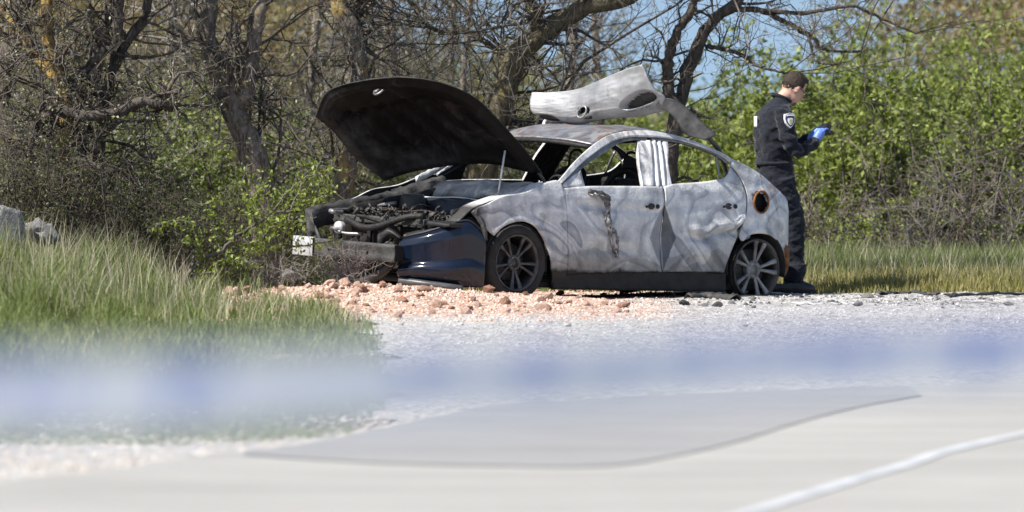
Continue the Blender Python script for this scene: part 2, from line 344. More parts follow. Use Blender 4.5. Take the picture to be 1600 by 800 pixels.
# ------------------------------------------------------------------ the burnt car (local frame: x forward, y to its left, z up; origin under the front axle)
car = empty('burnt_car')
car.matrix_world = Matrix(((-.7600187, .6485903, .0412571, -.538), (-.6491173, -.7606879, .0008119, 48.654), (.0319103, -.0261636, .9991482, -.005), (0, 0, 0, 1)))
tag(car, 'burnt-out grey saloon car with raised blackened bonnet standing on gravel', 'car')
def S(x, z):
    w = np.interp(x, [-3.46, -3.40, -3.3, -3.2, -3.1, -2.9, -2.5, -1.6, -.6, 0, .3, .6, .75, .86, .94], [.2, .5, .66, .765, .815, .86, .885, .893, .89, .89, .885, .85, .79, .66, .4])
    kz = np.interp(z, [.1, .22, .35, .55, .75, .88, .96, 1.0, 1.1, 1.25, 1.36, 1.42, 1.47], [-.05, -.02, 0, 0, -.012, -.03, -.055, -.075, -.125, -.2, -.262, -.31, -.36])
    return w+kz
def panel(name, V, nv, nu, mat, parent=car, th=.016, inner=None, drop=None, want=None):
    "grid of points -> solid sheet; want = direction its front should face; drop = mask of faces to remove"
    V = np.asarray(V, float).reshape(-1, 3); F = grid_faces(nv, nu)
    if drop is not None: F = F[~drop]
    if want is not None:
        a, b, c = V[F[:, 0]], V[F[:, 1]], V[F[:, 3]]
        if np.sum(np.cross(b-a, c-a)@np.asarray(want, float)) < 0: F = F[:, ::-1]
    used = np.unique(F); mp = np.full(len(V), -1); mp[used] = np.arange(len(used))
    o = link(name, np_mesh(name, V[used], mp[F]), [mat]+([inner] if inner else []), parent)
    return solidify(o, th, -1, 1 if inner else 0)
def wob(x, z, s, seed=0):
    return np.array([mnoise.noise(Vector((float(a)*s+seed, float(b)*s, seed*1.7))) for a, b in zip(np.ravel(x), np.ravel(z))]).reshape(np.shape(x))
def side(name, G, sgn, mat=None, dent=None, hole=None, parent=car, th=.016, off=0., seed=1.):
    nv, nu, _ = G.shape; x, z = G[..., 0].copy(), G[..., 1].copy(); drop = None
    if hole:
        cx, cz, rx, rz = hole; q = np.sqrt(((x-cx)/rx)**2+((z-cz)/rz)**2)
        near = np.abs(q-1) < .22; x = np.where(near, cx+(x-cx)/q, x); z = np.where(near, cz+(z-cz)/q, z)
        q = np.sqrt(((x-cx)/rx)**2+((z-cz)/rz)**2); ins = (q < .99)
        f = grid_faces(nv, nu); drop = ins.ravel()[f].any(1)
    y = S(x, z)+off+.006*wob(x, z, 2.6, seed)+.0025*wob(x, z, 9, seed)
    if dent: y = y+dent(x, z)
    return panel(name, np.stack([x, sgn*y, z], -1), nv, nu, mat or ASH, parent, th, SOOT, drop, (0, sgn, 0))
def ruled(L, U, n, m, ease=None):
    L, U = rs(L, n), rs(U, n); v = np.linspace(0, 1, m)[:, None, None]; return L[None]*(1-v)+U[None]*v
g2 = lambda x, z, cx, cz, sx, sz: np.exp(-((x-cx)/sx)**2-((z-cz)/sz)**2)
DFX = [(-.563, .225), (-.545, .45), (-.529, .783), (-.508, .952)]
archF = [(.28, .542), (.22, .592), (.157, .63), (.07, .658), (-.024, .666), (-.11, .65), (-.179, .61), (-.274, .499), (-.348, .344), (-.404, .204), (-.412, .14)]
fendU = [(.416, .64), (.452, .70), (.445, .765), (.35, .80), (.177, .869), (-.081, .912), (-.287, .985), (-.44, 1.018), (-.50, 1.0), (-.503, .948), (-.523, .783), (-.54, .45), (-.556, .222), (-.558, .14)]
archR = [(-2.53, 1.19), (-2.60, 1.11), (-2.628, 1.04), (-2.632, .95), (-2.598, .77), (-2.51, .60), (-2.538, .545), (-2.64, .60), (-2.746, .613), (-2.85, .605), (-2.934, .577), (-3.02, .53), (-3.08, .46), (-3.10, .37)]
deckU = [(-2.56, 1.25), (-2.66, 1.22), (-2.767, 1.182), (-2.918, 1.10), (-3.043, 1.012), (-3.12, .955), (-3.17, .93), (-3.20, .87), (-3.215, .75), (-3.22, .6), (-3.21, .46), (-3.19, .35)]
roofL = [(-.484, 1.022), (-.76, 1.204), (-1.002, 1.334), (-1.215, 1.414), (-1.462, 1.455), (-1.70, 1.466), (-1.869, 1.453), (-2.063, 1.422), (-2.268, 1.369), (-2.48, 1.293), (-2.56, 1.25)]
dloL = [(-.512, .972), (-.778, 1.119), (-1.007, 1.227), (-1.29, 1.347), (-1.458, 1.384), (-1.65, 1.39), (-1.9, 1.386), (-2.033, 1.376), (-2.248, 1.33), (-2.419, 1.27), (-2.508, 1.206)]
fdTop = [(-.508, .952), (-.76, .975), (-1.2, .988), (-1.652, .993)]; fdBot = [(-.563, .225), (-1.1, .25), (-1.378, .258), (-1.643, .262)]; fdR = [(-1.643, .262), (-1.618, .364), (-1.632, .7), (-1.652, .993)]
rdTop = [(-1.668, .996), (-1.8, 1.02), (-2.1, 1.042), (-2.287, 1.064), (-2.40, 1.085), (-2.47, 1.125), (-2.515, 1.18)]
rdBot = [(-1.656, .262), (-2.0, .272), (-2.352, .27)]; rdL = [(-1.656, .262), (-1.632, .364), (-1.648, .7), (-1.668, .996)]
rdR = [(-2.352, .27), (-2.395, .408), (-2.485, .592), (-2.58, .77), (-2.612, .953), (-2.595, 1.08), (-2.515, 1.18)]
for sg in (1, -1):
    near = sg > 0
    def fdent(x, z): return (.014*np.exp(-((np.hypot(x, z-.32)-.355)/.03)**2)*(z > .15) + .006*g2(x, z, -.28, .8, .08, .3))
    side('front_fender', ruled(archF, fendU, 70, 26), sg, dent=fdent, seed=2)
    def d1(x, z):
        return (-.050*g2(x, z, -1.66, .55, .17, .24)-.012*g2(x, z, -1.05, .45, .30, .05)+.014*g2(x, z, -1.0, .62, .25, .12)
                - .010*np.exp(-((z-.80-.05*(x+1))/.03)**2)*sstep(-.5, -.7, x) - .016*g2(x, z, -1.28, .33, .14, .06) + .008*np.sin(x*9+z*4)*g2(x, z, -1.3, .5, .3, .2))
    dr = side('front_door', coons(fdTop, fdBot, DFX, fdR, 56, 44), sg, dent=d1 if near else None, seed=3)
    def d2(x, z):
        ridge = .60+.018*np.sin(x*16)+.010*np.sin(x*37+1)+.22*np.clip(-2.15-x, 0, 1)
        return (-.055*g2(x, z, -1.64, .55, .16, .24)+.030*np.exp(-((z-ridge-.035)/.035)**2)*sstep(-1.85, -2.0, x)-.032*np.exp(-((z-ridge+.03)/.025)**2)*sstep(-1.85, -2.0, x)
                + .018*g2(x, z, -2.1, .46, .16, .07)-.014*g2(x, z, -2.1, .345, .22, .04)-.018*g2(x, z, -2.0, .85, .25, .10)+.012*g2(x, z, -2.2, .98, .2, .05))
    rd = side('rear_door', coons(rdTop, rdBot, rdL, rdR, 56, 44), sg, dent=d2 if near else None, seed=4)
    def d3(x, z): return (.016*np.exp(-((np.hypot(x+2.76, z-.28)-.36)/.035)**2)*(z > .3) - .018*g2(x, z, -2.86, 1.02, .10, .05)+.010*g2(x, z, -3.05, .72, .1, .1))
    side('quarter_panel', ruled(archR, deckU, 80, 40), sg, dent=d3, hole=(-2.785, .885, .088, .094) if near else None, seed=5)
    # roof rail and pillars in one pressing, with the door frames just inside it
    Lo, Dl = rs(roofL, 70), rs(dloL, 70)
    side('roof_rail', np.stack([Dl+(Lo-Dl)*t for t in np.linspace(.42, 1, 8)]), sg, off=.004, th=.03, seed=6)
    h = 41
    fr = np.stack([(Dl+(Lo-Dl)*t)[:h] for t in np.linspace(-.05, .40, 6)]); o = side('window_frame', fr, sg, CHAR if not near else STEEL, off=-.014, th=.02, parent=dr, seed=7)
    fr = np.stack([(Dl+(Lo-Dl)*t)[h+1:] for t in np.linspace(-.05, .40, 6)]); side('window_frame', fr, sg, CHAR if not near else STEEL, off=-.014, th=.02, parent=rd, seed=8)
    bp = coons([(-1.545, 1.375), (-1.70, 1.385), (-1.875, 1.375)], [(-1.445, .985), (-1.6, .99), (-1.765, 1.0)], [(-1.445, .985), (-1.472, 1.158), (-1.505, 1.27), (-1.545, 1.375)], [(-1.765, 1.0), (-1.80, 1.2), (-1.86, 1.33), (-1.875, 1.375)], 44, 22)
    def dB(x, z):
        u = (x+1.45+.30*(z-1))/(-.32); return -.03*np.exp(-((u-.42)/.05)**2)-.03*np.exp(-((u-.62)/.05)**2)-.04*np.exp(-((u-.80)/.03)**2)-.02*sstep(.35, .1, u)+.004*np.sin(u*23+z*9)
    side('centre_pillar', bp, sg, dent=dB, off=-.008, th=.03, seed=9)
    # inner faces of the pillar below the belt, sill box
    box('sill', (-2.40, sg*.80 if sg > 0 else -.865, .10), (-.42, .865 if sg > 0 else -.80, .275), SOOT, car, .02)
    sail = coons([(-.52, .985), (-.62, 1.04), (-.765, 1.108)], [(-.515, .962), (-.63, .972), (-.765, .98)], [(-.515, .962), (-.52, .985)], [(-.765, .98), (-.765, 1.108)], 10, 8)
    side('mirror_sail', sail, sg, off=-.004, th=.015, parent=dr)
    # divider of the rear window
    P = np.array([(-2.40, S(-2.40, 1.26)-.02, 1.27), (-2.385, S(-2.39, 1.18)-.02, 1.18), (-2.375, S(-2.38, 1.08)-.02, 1.07)]); P[:, 1] *= sg
    link('window_divider', tube_mesh('window_divider', [(rs(P, 8), .012)], 6), STEEL, rd)
    # handle recess: a dished oval with two holes
    for dobj, hx, hz in ((dr, -1.50, .822), (rd, -2.40, .842)):
        a = np.linspace(0, 2*math.pi, 28, endpoint=False)
        for nm, rx, rz, cx, cz, mt, o0, o1 in (('handle_rim', .092, .036, 0, 0, PALE, .006, .014), ('handle_hole', .024, .020, -.055, 0, SOOT, .012, .017), ('handle_hole', .014, .012, .075, -.004, SOOT, .012, .017), ('handle_cup', .042, .028, .02, 0, CHAR, .011, .015)):
            ring = [(hx+cx+rx*math.cos(t), hz+cz+rz*math.sin(t)) for t in a]
            V = [(p, sg*(float(S(p, q))+o0+(d1(np.array(p), np.array(q)) if dobj is dr and near else (d2(np.array(p), np.array(q)) if near else 0))), q) for p, q in ring]
            c = np.mean(V, axis=0); c[1] += sg*(o1-o0); V.append(c); n = len(ring)
            link(nm, pmesh(nm, V, [(i, (i+1) % n, n) if sg < 0 else ((i+1) % n, i, n) for i in range(n)]), mt, dobj)
# fuel filler: rusty ring and a dark cup behind the hole
a = np.linspace(0, 2*math.pi, 32, endpoint=True)
ringp = [(-2.785+.090*math.cos(t), float(S(-2.785+.090*math.cos(t), .885))+.008, .885+.096*math.sin(t)) for t in a]
fr_ = link('fuel_filler', tube_mesh('fuel_filler', [(np.array(ringp), .010)], 6, False), RUST, car)
cup = [(-2.785+.092*math.cos(t), float(S(-2.785, .885))-dd, .885+.098*math.sin(t)) for dd in (.0, .06, .1) for t in a[:-1]]+[(-2.785, float(S(-2.785, .885))-.1, .885)]
n = 31; F = [(r*n+i, r*n+(i+1) % n, (r+1)*n+(i+1) % n, (r+1)*n+i) for r in (0, 1) for i in range(n)]+[(2*n+i, 2*n+(i+1) % n, 3*n) for i in range(n)]
link('filler_cup', pmesh('filler_cup', cup, F), SOOT, fr_)
# roof skin and black headlining
Lr = rs([p for p in roofL if p[0] < -.99 and p[0] > -2.30], 40); nv = 26; vv = np.linspace(-1, 1, nv)
def roofgrid(dz, ins):
    R = np.zeros((nv, 40, 3))
    for i, t in enumerate(vv):
        x = Lr[:, 0].copy(); cr = (1-t*t); x = x+cr*np.linspace(.10, -.10, 40); ys = (S(Lr[:, 0], Lr[:, 1])-.01-ins)*t
        z = Lr[:, 1]+.038*cr*np.clip(1.3-.3*np.linspace(-1, 1, 40)**2, 0, 2)+.03*(t < 0)*t*t-.03*g2(x, ys, -1.6, -.1, .25, .25)+dz
        R[i] = np.stack([x, ys, z+.006*wob(x*1., ys*1., 4, 3)], 1)
    return R
panel('roof', roofgrid(0, 0), nv, 40, ROOF, th=.012, want=(0, 0, 1))
panel('headlining', roofgrid(-.03, .03), nv, 40, SOOT, th=.02, want=(0, 0, -1))
hd = [(float(Lr[0, 0]+.012+.10*(1-t*t)), float((S(Lr[0, 0], Lr[0, 1])-.03)*t), float(Lr[0, 1]+.04*(1-t*t)+.03*(t < 0)*t*t-.03)) for t in np.linspace(-1, 1, 20)]
link('windscreen_header', tube_mesh('windscreen_header', [(np.array(hd), .022)], 8), SOOT, car)
hd = [(float(Lr[-1, 0]-.10*(1-t*t)), float((S(Lr[-1, 0], Lr[-1, 1])-.03)*t), float(Lr[-1, 1]+.035*(1-t*t)-.02)) for t in np.linspace(-1, 1, 20)]
link('rear_header', tube_mesh('rear_header', [(np.array(hd), .022)], 8), SOOT, car)
# floor, firewall, dashboard, rear shelf, tail panel
box('floor_pan', (-3.35, -.80, .11), (.55, .80, .17), SOOT, car, .03)
box('firewall', (-.42, -.74, .17), (-.34, .74, .86), SOOT, car, .02)
t = np.linspace(-1, 1, 40); G = []
for q, (x, z) in enumerate([(-.30, .80), (-.335, .86), (-.38, .905), (-.47, .945), (-.60, .955), (-.75, .93), (-.82, .84)]):
    G.append(np.stack([x+.05*(1-t*t)+0*t, .76*t, z+.03*(1-t*t)+.010*np.sin(t*9+q)], 1))
k = NT('heat_blued_steel'); k.col(k.ramp(k.noise(4, 5, .6, .8), [(.35, (.012, .014, .018)), (.55, (.035, .045, .062)), (.75, (.10, .11, .12))])); k.rough(.42, .5, .5); k.bump(k.noise(25, 4), .3, .02); BLUED = k.m
panel('dashboard', np.array(G), 7, 40, BLUED, th=.02, want=(0, 0, 1))
lip = np.stack([np.full(30, -.12)+.03*np.sin(np.linspace(0, 9, 30)), np.linspace(.66, -.72, 30), .825+.006*np.sin(np.linspace(0, 14, 30))], 1)
link('cowl_lip', tube_mesh('cowl_lip', [(lip, .007)], 6), PALE, car)
panel('cowl', np.stack([np.stack([np.full(30, x), np.linspace(.68, -.74, 30), np.full(30, z)+.012*np.sin(np.linspace(0, 20, 30)+x*9)], 1) for x, z in ((-.34, .84), (-.22, .80), (-.13, .815), (-.12, .70), (-.14, .62))]), 5, 30, BLUED, th=.01, want=(1, 0, 1))
box('rear_shelf', (-2.95, -.66, .86), (-2.32, .66, .90), SOOT, car, .02, .01)
box('rear_seat_back', (-2.34, -.66, .22), (-2.24, .66, 1.02), SOOT, car, .05, .015)
t = np.linspace(1, -1, 40); G = []
for z, ins in ((.34, 0), (.5, 0), (.62, .01), (.8, .0), (.9, .02)): G.append(np.stack([np.interp(np.abs(t)*.76, [0, .2, .5, .66, .76], [-3.44, -3.43, -3.38, -3.29, -3.20])+ins, .755*t, np.full(40, z)], 1))
panel('tail_panel', np.array(G), 5, 40, ASH, th=.02, inner=SOOT, want=(-1, 0, 0))
for s in (1, -1): link('bumper_bracket', tube_mesh('bumper_bracket', [(rs([(-3.13, s*.79, .50), (-3.17, s*.775, .40), (-3.18, s*.76, .30), (-3.15, s*.75, .24)], 10), np.linspace(.035, .022, 10))], 7), RUST, car)
# seats: tubular frames with soot-black sheet
for sy in (.36, -.36):
    seat = link('seat', tube_mesh('seat', [(rs([(-1.42, sy-.22, .32), (-1.50, sy-.22, .7), (-1.60, sy-.20, 1.0), (-1.66, sy-.10, 1.10), (-1.66, sy+.10, 1.10), (-1.60, sy+.20, 1.0), (-1.50, sy+.22, .7), (-1.42, sy+.22, .32)], 40), .028)], 8), SOOT, car)
    G = coons([(sy-.18, 1.03), (sy+.18, 1.03)], [(sy-.21, .35), (sy+.21, .35)], [(sy-.21, .35), (sy-.18, 1.03)], [(sy+.21, .35), (sy+.18, 1.03)], 12, 16)
    panel('seat_back', np.stack([-1.42-.24*(G[..., 1]-.35)/.68-.02*np.sin(G[..., 1]*40), G[..., 0], G[..., 1]], -1), 16, 12, SOOT, seat, th=.03)
    box('seat_base', (-1.45, sy-.23, .18), (-.95, sy+.23, .36), SOOT, seat, .04, .01)
    link('headrest_post', tube_mesh('headrest_post', [(rs([(-1.66, sy-.07, 1.08), (-1.69, sy-.07, 1.25), (-1.69, sy+.07, 1.25), (-1.66, sy+.07, 1.08)], 16), .012)], 6), SOOT, seat)
link('steering_wheel', tube_mesh('steering_wheel', [(np.array([(-.92+.06*math.sin(a), .36+.18*math.cos(a), .88+.17*math.sin(a)) for a in np.linspace(0, 2*math.pi, 30)]), .012), (rs([(-.6, .36, .80), (-.92, .36, .88)], 5), .02)], 6), SOOT, car)
# front end: inner wings, radiator panel, engine, hoses
for sg in (1, -1):
    G = coons([(.55, .74), (.2, .80), (-.34, .90)], [(.55, .30), (-.34, .30)], [(.55, .30), (.55, .74)], [(-.34, .30), (-.34, .90)], 24, 10)
    panel('inner_wing', np.stack([G[..., 0], sg*(.62+.02*np.sin(G[..., 0]*15)), G[..., 1]], -1), 10, 24, SOOT, th=.02, want=(0, -sg, 0))
    V, F = lathe([(.03, .0), (.09, .0), (.11, -.03), (.12, -.10), (.13, -.25)], 20); V = V[:, [0, 2, 1]]+np.array([-.03, sg*.56, .84])
    link('strut_tower', np_mesh('strut_tower', V, F), CHAR, car)
box('radiator_support', (.70, -.66, .60), (.76, .55, .655), CHAR, car, .012, .006)
for y in (-.62, -.2, .2, .52): box('support_post', (.70, y-.025, .25), (.745, y+.025, .61), SOOT, car, .01, .004)
box('radiator', (.62, -.52, .22), (.67, .45, .58), SOOT, car, .01)
box('engine_block', (.05, -.38, .28), (.52, .30, .62), SOOT, car, .05, .02)
box('battery', (.02, .33, .45), (.26, .52, .66), SOOT, car, .03, .015)
for i in range(46):
    p = np.array([rng.uniform(-.2, .85), rng.uniform(-.66, .60), rng.uniform(.50, .70)]); L = [p]
    d = rng.normal(0, 1, 3)*np.array([.8, 1, .35])
    for q in range(4): d = d*.7+rng.normal(0, .6, 3)*np.array([.8, 1, .4]); L.append(np.clip(L[-1]+d*.07, (-.25, -.7, .3), (.92, .64, .76)))
    link('hose', tube_mesh('hose', [(rs(L, 14), float(rng.uniform(.006, .022)))], 6), [SOOT, CHAR, SOOT, STEEL, RUST][int(rng.choice(5, p=[.5, .28, .1, .08, .04]))], car)
V, F = [], []
for i in range(900):    # flakes of ash and broken plastic in the engine bay
    p = np.array([rng.uniform(-.28, .80), rng.uniform(-.64, .62), 0]); p[2] = .64+.10*mnoise.noise(Vector((p[0]*5, p[1]*5, 1)))+rng.uniform(-.04, .05)
    e = rng.normal(0, 1, (3, 3))*rng.uniform(.008, .03); n = len(V); V += [p, p+e[0], p+e[1], p+e[2]]; F += [(n, n+1, n+2), (n, n+2, n+3), (n, n+3, n+1), (n+1, n+3, n+2)]
o = link('engine_debris', np_mesh('engine_debris', np.array(V), np.array(F)), CHAR, car, False); tag(o, kind='stuff')
link('wiring', tube_mesh('wiring', [(rs([(.60, -.55, .68), (.5, -.3, .72), (.52, -.05, .70), (.45, .2, .72), (.5, .45, .68)], 30), .006)], 5), noisy('scorched_wire', (.03, .022, .018), (.10, .05, .03), 12, .8), car)
# crash beam with its bare bright end
G = []
for z, dx in ((.292, -.05), (.294, -.004), (.298, 0), (.33, .002), (.345, -.004), (.395, -.004), (.41, .002), (.438, 0), (.442, -.004), (.444, -.05)):
    G.append(np.array([(1.085-.05*(y+.1)**2*1.2+dx-.06*(y > .1)*(y-.1), y, z-.012*y) for y in np.linspace(-.76, .52, 40)]))
beam = panel('crash_beam', np.array(G), 10, 40, CHAR, th=.006, want=(1, 0, 0))
G = np.array([[(1.085-.06*(y+.1)**2+dx+.022, y, z-.012*y) for y in np.linspace(-.79, -.50, 12)] for z, dx in ((.286, -.05), (.289, -.002), (.293, 0), (.443, 0), (.447, -.002), (.450, -.05))])
panel('beam_end', G, 6, 12, PALE, beam, th=.006, want=(1, 0, 0))
for y in (-.42, -.3, -.05, .06, .2): link('beam_bolt', tube_mesh('beam_bolt', [(np.array([(1.04, y, .365), (1.085, y, .365)]), .012)], 8), SOOT, beam)
for y in (-.5, .42): box('crash_box', (.70, y-.05, .30), (1.03, y+.05, .43), SOOT, car, .01)
# far wing top edge, pale and bent, and its inner face
R = rs([(.96, -.66, .47), (.99, -.70, .55), (.98, -.75, .63), (.93, -.80, .692), (.65, -.83, .745), (.337, -.85, .796), (.057, -.85, .846), (-.3, -.83, .95), (-.5, -.80, 1.0)], 40)
off = [(0, .02, -.12), (.0, 0, -.012), (0, .004, 0), (0, .05, .004), (0, .09, -.004), (0, .10, -.02), (-.02, .15, -.16)]
panel('wing_edge', np.array([R+np.array(o) for o in off])+.006*rng.normal(size=(7, 40, 1)), 7, 40, CHAR, th=.012, want=(0, .3, 1))
link('wing_flange', tube_mesh('wing_flange', [(rs([(.86, -.74, .66), (.7, -.70, .685), (.45, -.66, .70), (.3, -.60, .735), (.2, -.5, .76)], 30), np.linspace(.012, .02, 30))], 6), STEEL, car)
V, F = lathe([(.0, .02), (.02, .02), (.024, .0), (.05, .0), (.055, -.02), (.05, -.05)], 24); V = V[:, [1, 0, 2]]+np.array([.90, -.42, .545])
lampo = link('headlamp_motor', np_mesh('headlamp_motor', V, F), PALE, car)
link('lamp_bracket', tube_mesh('lamp_bracket', [(rs([(.86, -.56, .52), (.90, -.48, .54), (.88, -.36, .50), (.80, -.20, .50)], 14), .014)], 6), STEEL, lampo)
link('hanging_hose', tube_mesh('hanging_hose', [(rs([(.86, -.35, .62), (.88, -.1, .56), (.86, .1, .58), (.80, .35, .66), (.72, .5, .68)], 30), .028)], 8), SOOT, car)
box('air_duct', (.78, .05, .44), (.84, .20, .62), CHAR, car, .03, .01)
# near half of the front bumper: navy skin, black grille frame and mesh, lip
cols = [(.36, .888, .11, .545), (.44, .882, .106, .61), (.52, .87, .105, .655), (.61, .843, .10, .642), (.69, .805, .098, .614), (.78, .72, .108, .575), (.84, .63, .118, .544), (.88, .53, .112, .52), (.905, .425, .10, .496)]
Cc = rs(cols, 44); nz = 34; G = np.zeros((nz, 44, 3))
nrm = np.gradient(Cc[:, :2], axis=0); nrm = np.stack([-nrm[:, 1], nrm[:, 0]], 1); nrm /= np.linalg.norm(nrm, axis=1, keepdims=True)
if nrm[0, 1] < 0: nrm = -nrm
for j, v in enumerate(np.linspace(0, 1, nz)):
    z = Cc[:, 2]+(Cc[:, 3]-Cc[:, 2])*v; u = np.linspace(0, 1, 44)
    b = np.interp(v, [0, .10, .22, .30, .36, .42, .55, .8, .93, 1], [-.05, -.012, .022, .030, .022, -.006, .0, .012, .002, -.05])*np.interp(u, [0, .1, .3, 1], [.2, .5, 1, 1])
    G[j] = np.stack([Cc[:, 0]+nrm[:, 0]*b, Cc[:, 1]+nrm[:, 1]*b, z], 1)
bump_o = panel('front_bumper', G, nz, 44, NAVY, th=.008, inner=PLASTIC, want=(.6, .8, 0))
top = G[-1]+np.array([0, 0, .004]); link('bumper_trim', tube_mesh('bumper_trim', [(top, .010)], 6), PLASTIC, bump_o)
shelf = np.array([top, top+np.array([-.10, -.10, .03]), top+np.array([-.20, -.22, .025])]); panel('bumper_shelf', shelf, 3, 44, PLASTIC, bump_o, th=.01, want=(0, 0, 1))
fr = rs([(.905, .43, .485), (.93, .36, .53), (.945, .30, .545), (.96, .25, .50), (.97, .19, .39), (.985, .08, .25), (1.0, -.04, .18), (1.01, -.14, .135)], 40)
inner_ = rs([(.905, .43, .455), (.915, .41, .40), (.93, .37, .32), (.945, .30, .25), (.96, .20, .19), (.975, .10, .15), (.99, 0, .125), (1.01, -.13, .11)], 40)
band = [fr+np.array((-.05, -.04, .02)), fr+np.array((.0, .0, .012)), fr+np.array((.012, .008, 0)), fr*.8+inner_*.2+np.array((-.01, -.005, 0)), fr*.72+inner_*.28+np.array((-.07, -.03, 0))]
gf = panel('grille_frame', np.array(band), 5, 40, PLASTIC, bump_o, th=.012, want=(1, .3, .3))
bd2 = [fr*.15+inner_*.85+np.array((-.06, -.03, 0)), fr*.12+inner_*.88, inner_+np.array((.01, .006, -.005)), inner_+np.array((.0, 0, -.04)), inner_+np.array((-.06, -.04, -.06))]
panel('grille_frame', np.array(bd2), 5, 40, PLASTIC, bump_o, th=.012, want=(1, .3, .3))
Lq = []
for i in range(-16, 17):
    for dz in (-1, 1):
        P = np.array([(.925, .37+.30*t-.05, .36+.26*t*dz+i*.035) for t in np.linspace(-.7, .7, 14)])
        m = (P[:, 2] < .50-1.0*np.abs(P[:, 1]-.33)) & (P[:, 2] > .20+.3*(P[:, 1]-.05)*0) & (P[:, 1] > .10+.0) & (P[:, 1] < .41)
        if m.sum() > 2: P = P[m]; P[:, 0] += .05*(.4-P[:, 1]); Lq.append((P, .004))
link('grille_mesh', tube_mesh('grille_mesh', Lq, 4), CHAR, bump_o)
Lq = [(rs(np.array([(.93+.05*(.4-y), y, .45-.55*abs(y-.33)-.05)+0*rng.normal(size=3) for y in np.linspace(.40, -.1, 8)])+.02*rng.normal(size=(8, 3)), 24), float(r)) for r in rng.uniform(.006, .018, 7)]
link('melted_plastic', tube_mesh('melted_plastic', Lq, 6), PLASTIC, bump_o)
lipg = np.array([[(x+dx, y+dy, z) for (x, y) in Cc[12:, :2]] for dx, dy, z in ((.006, .006, .165), (.022, .022, .150), (.024, .024, .120), (-.03, -.03, .108))])
for j in range(lipg.shape[1]): lipg[:, j, 2] -= .045*(1-j/(lipg.shape[1]-1))**1.5
panel('lower_lip', lipg, 4, lipg.shape[1], noisy('grey_plastic', (.05, .052, .055), (.10, .10, .105), 8, .38, 0, .2, 60), bump_o, th=.006, want=(.6, .8, 0))
# wedge of black liner between bumper and wing
box('headlamp_tray', (.42, .55, .60), (.74, .84, .64), PLASTIC, car, .015, .01)
link('wing_stay', tube_mesh('wing_stay', [(rs([(.44, .80, .74), (.40, .86, .66), (.38, .885, .58), (.36, .88, .50)], 16), np.linspace(.03, .018, 16))], 7), CHAR, car)
panel('wing_top', np.array([[(x, y, z) for x, z in rs([(.60, .66), (.45, .775), (.30, .83), (.1, .885), (-.1, .92), (-.3, .985), (-.46, 1.015)], 30)] for y in (.80, .76, .70, .64)])-np.array([0, 0, .012]), 4, 30, ASH, th=.012, want=(0, 0, 1))
# ------------------------------------------------------------------ bonnet, prop rod, boot lid
nearE = [(-.369, .72, 1.054), (-.20, .735, 1.21), (-.017, .74, 1.357), (.327, .74, 1.614), (.55, .725, 1.72), (.779, .68, 1.783), (.93, .60, 1.808)]
farE = [(.144, -.75, .946), (.26, -.75, 1.005), (.398, -.74, 1.072), (.567, -.72, 1.182), (.789, -.68, 1.351), (1.016, -.62, 1.459)]
frontE = [(.93, .60, 1.808), (.99, .45, 1.812), (1.0, .3, 1.804), (1.01, 0, 1.776), (1.044, -.3, 1.72), (1.045, -.48, 1.646), (1.016, -.62, 1.459)]
hingeE = [(-.369, .72, 1.054), (-.25, .58, 1.09), (-.16, .45, 1.12), (-.06, .3, 1.125), (.03, 0, 1.095), (.10, -.35, 1.04), (.13, -.6, .985), (.144, -.75, .946)]
nu = nv = 64
H0 = coons(frontE, hingeE, nearE, farE, nu, nv)
U = np.linspace(0, 1, nu)[None, :]; W = np.linspace(0, 1, nv)[:, None]
bow = (4*U*(1-U))*(4*W*(1-W))
N = np.cross(np.gradient(H0, axis=1), np.gradient(H0, axis=0)); N /= np.linalg.norm(N, axis=2, keepdims=True)
if N[..., 2].mean() < 0: N = -N            # outside of the bonnet looks up and back
Ho = H0+N*(.06*bow[..., None]+.02)
bon = panel('bonnet', Ho, nv, nu, CHAR, th=.008, want=tuple(N.mean((0, 1))))
# pressed inner frame: slots, border channel, ribs
def slot(cu, cw, lu, lw, ang):
    a = (U-cu)*math.cos(ang)+(W-cw)*math.sin(ang); b = -(U-cu)*math.sin(ang)+(W-cw)*math.cos(ang)
    return np.clip(1.3-np.maximum(np.abs(a)/lu, np.abs(b)/lw), 0, .3)/.3
dep = np.zeros((nv, nu))
for cu, cw, lu, lw, an in [(.30, .42, .045, .20, -.25), (.44, .40, .045, .22, -.22), (.58, .40, .045, .22, -.2), (.71, .42, .04, .22, -.15), (.82, .5, .03, .2, -.1), (.18, .45, .04, .18, -.3)]: dep = np.maximum(dep, slot(cu, cw, lu, lw, an))
border = np.exp(-((np.minimum(np.minimum(U, 1-U), np.minimum(W, 1-W))-.075)/.022)**2)
inn = Ho-N*(.012+.050*(1-dep)+.018*border)[..., None]
edge = np.minimum(np.minimum(U, 1-U), np.minimum(W, 1-W)); inn = np.where((edge < .02)[..., None], Ho-N*.012, inn)
panel('inner_frame', inn, nv, nu, HOODU, bon, th=.006, want=tuple(-N.mean((0, 1))))
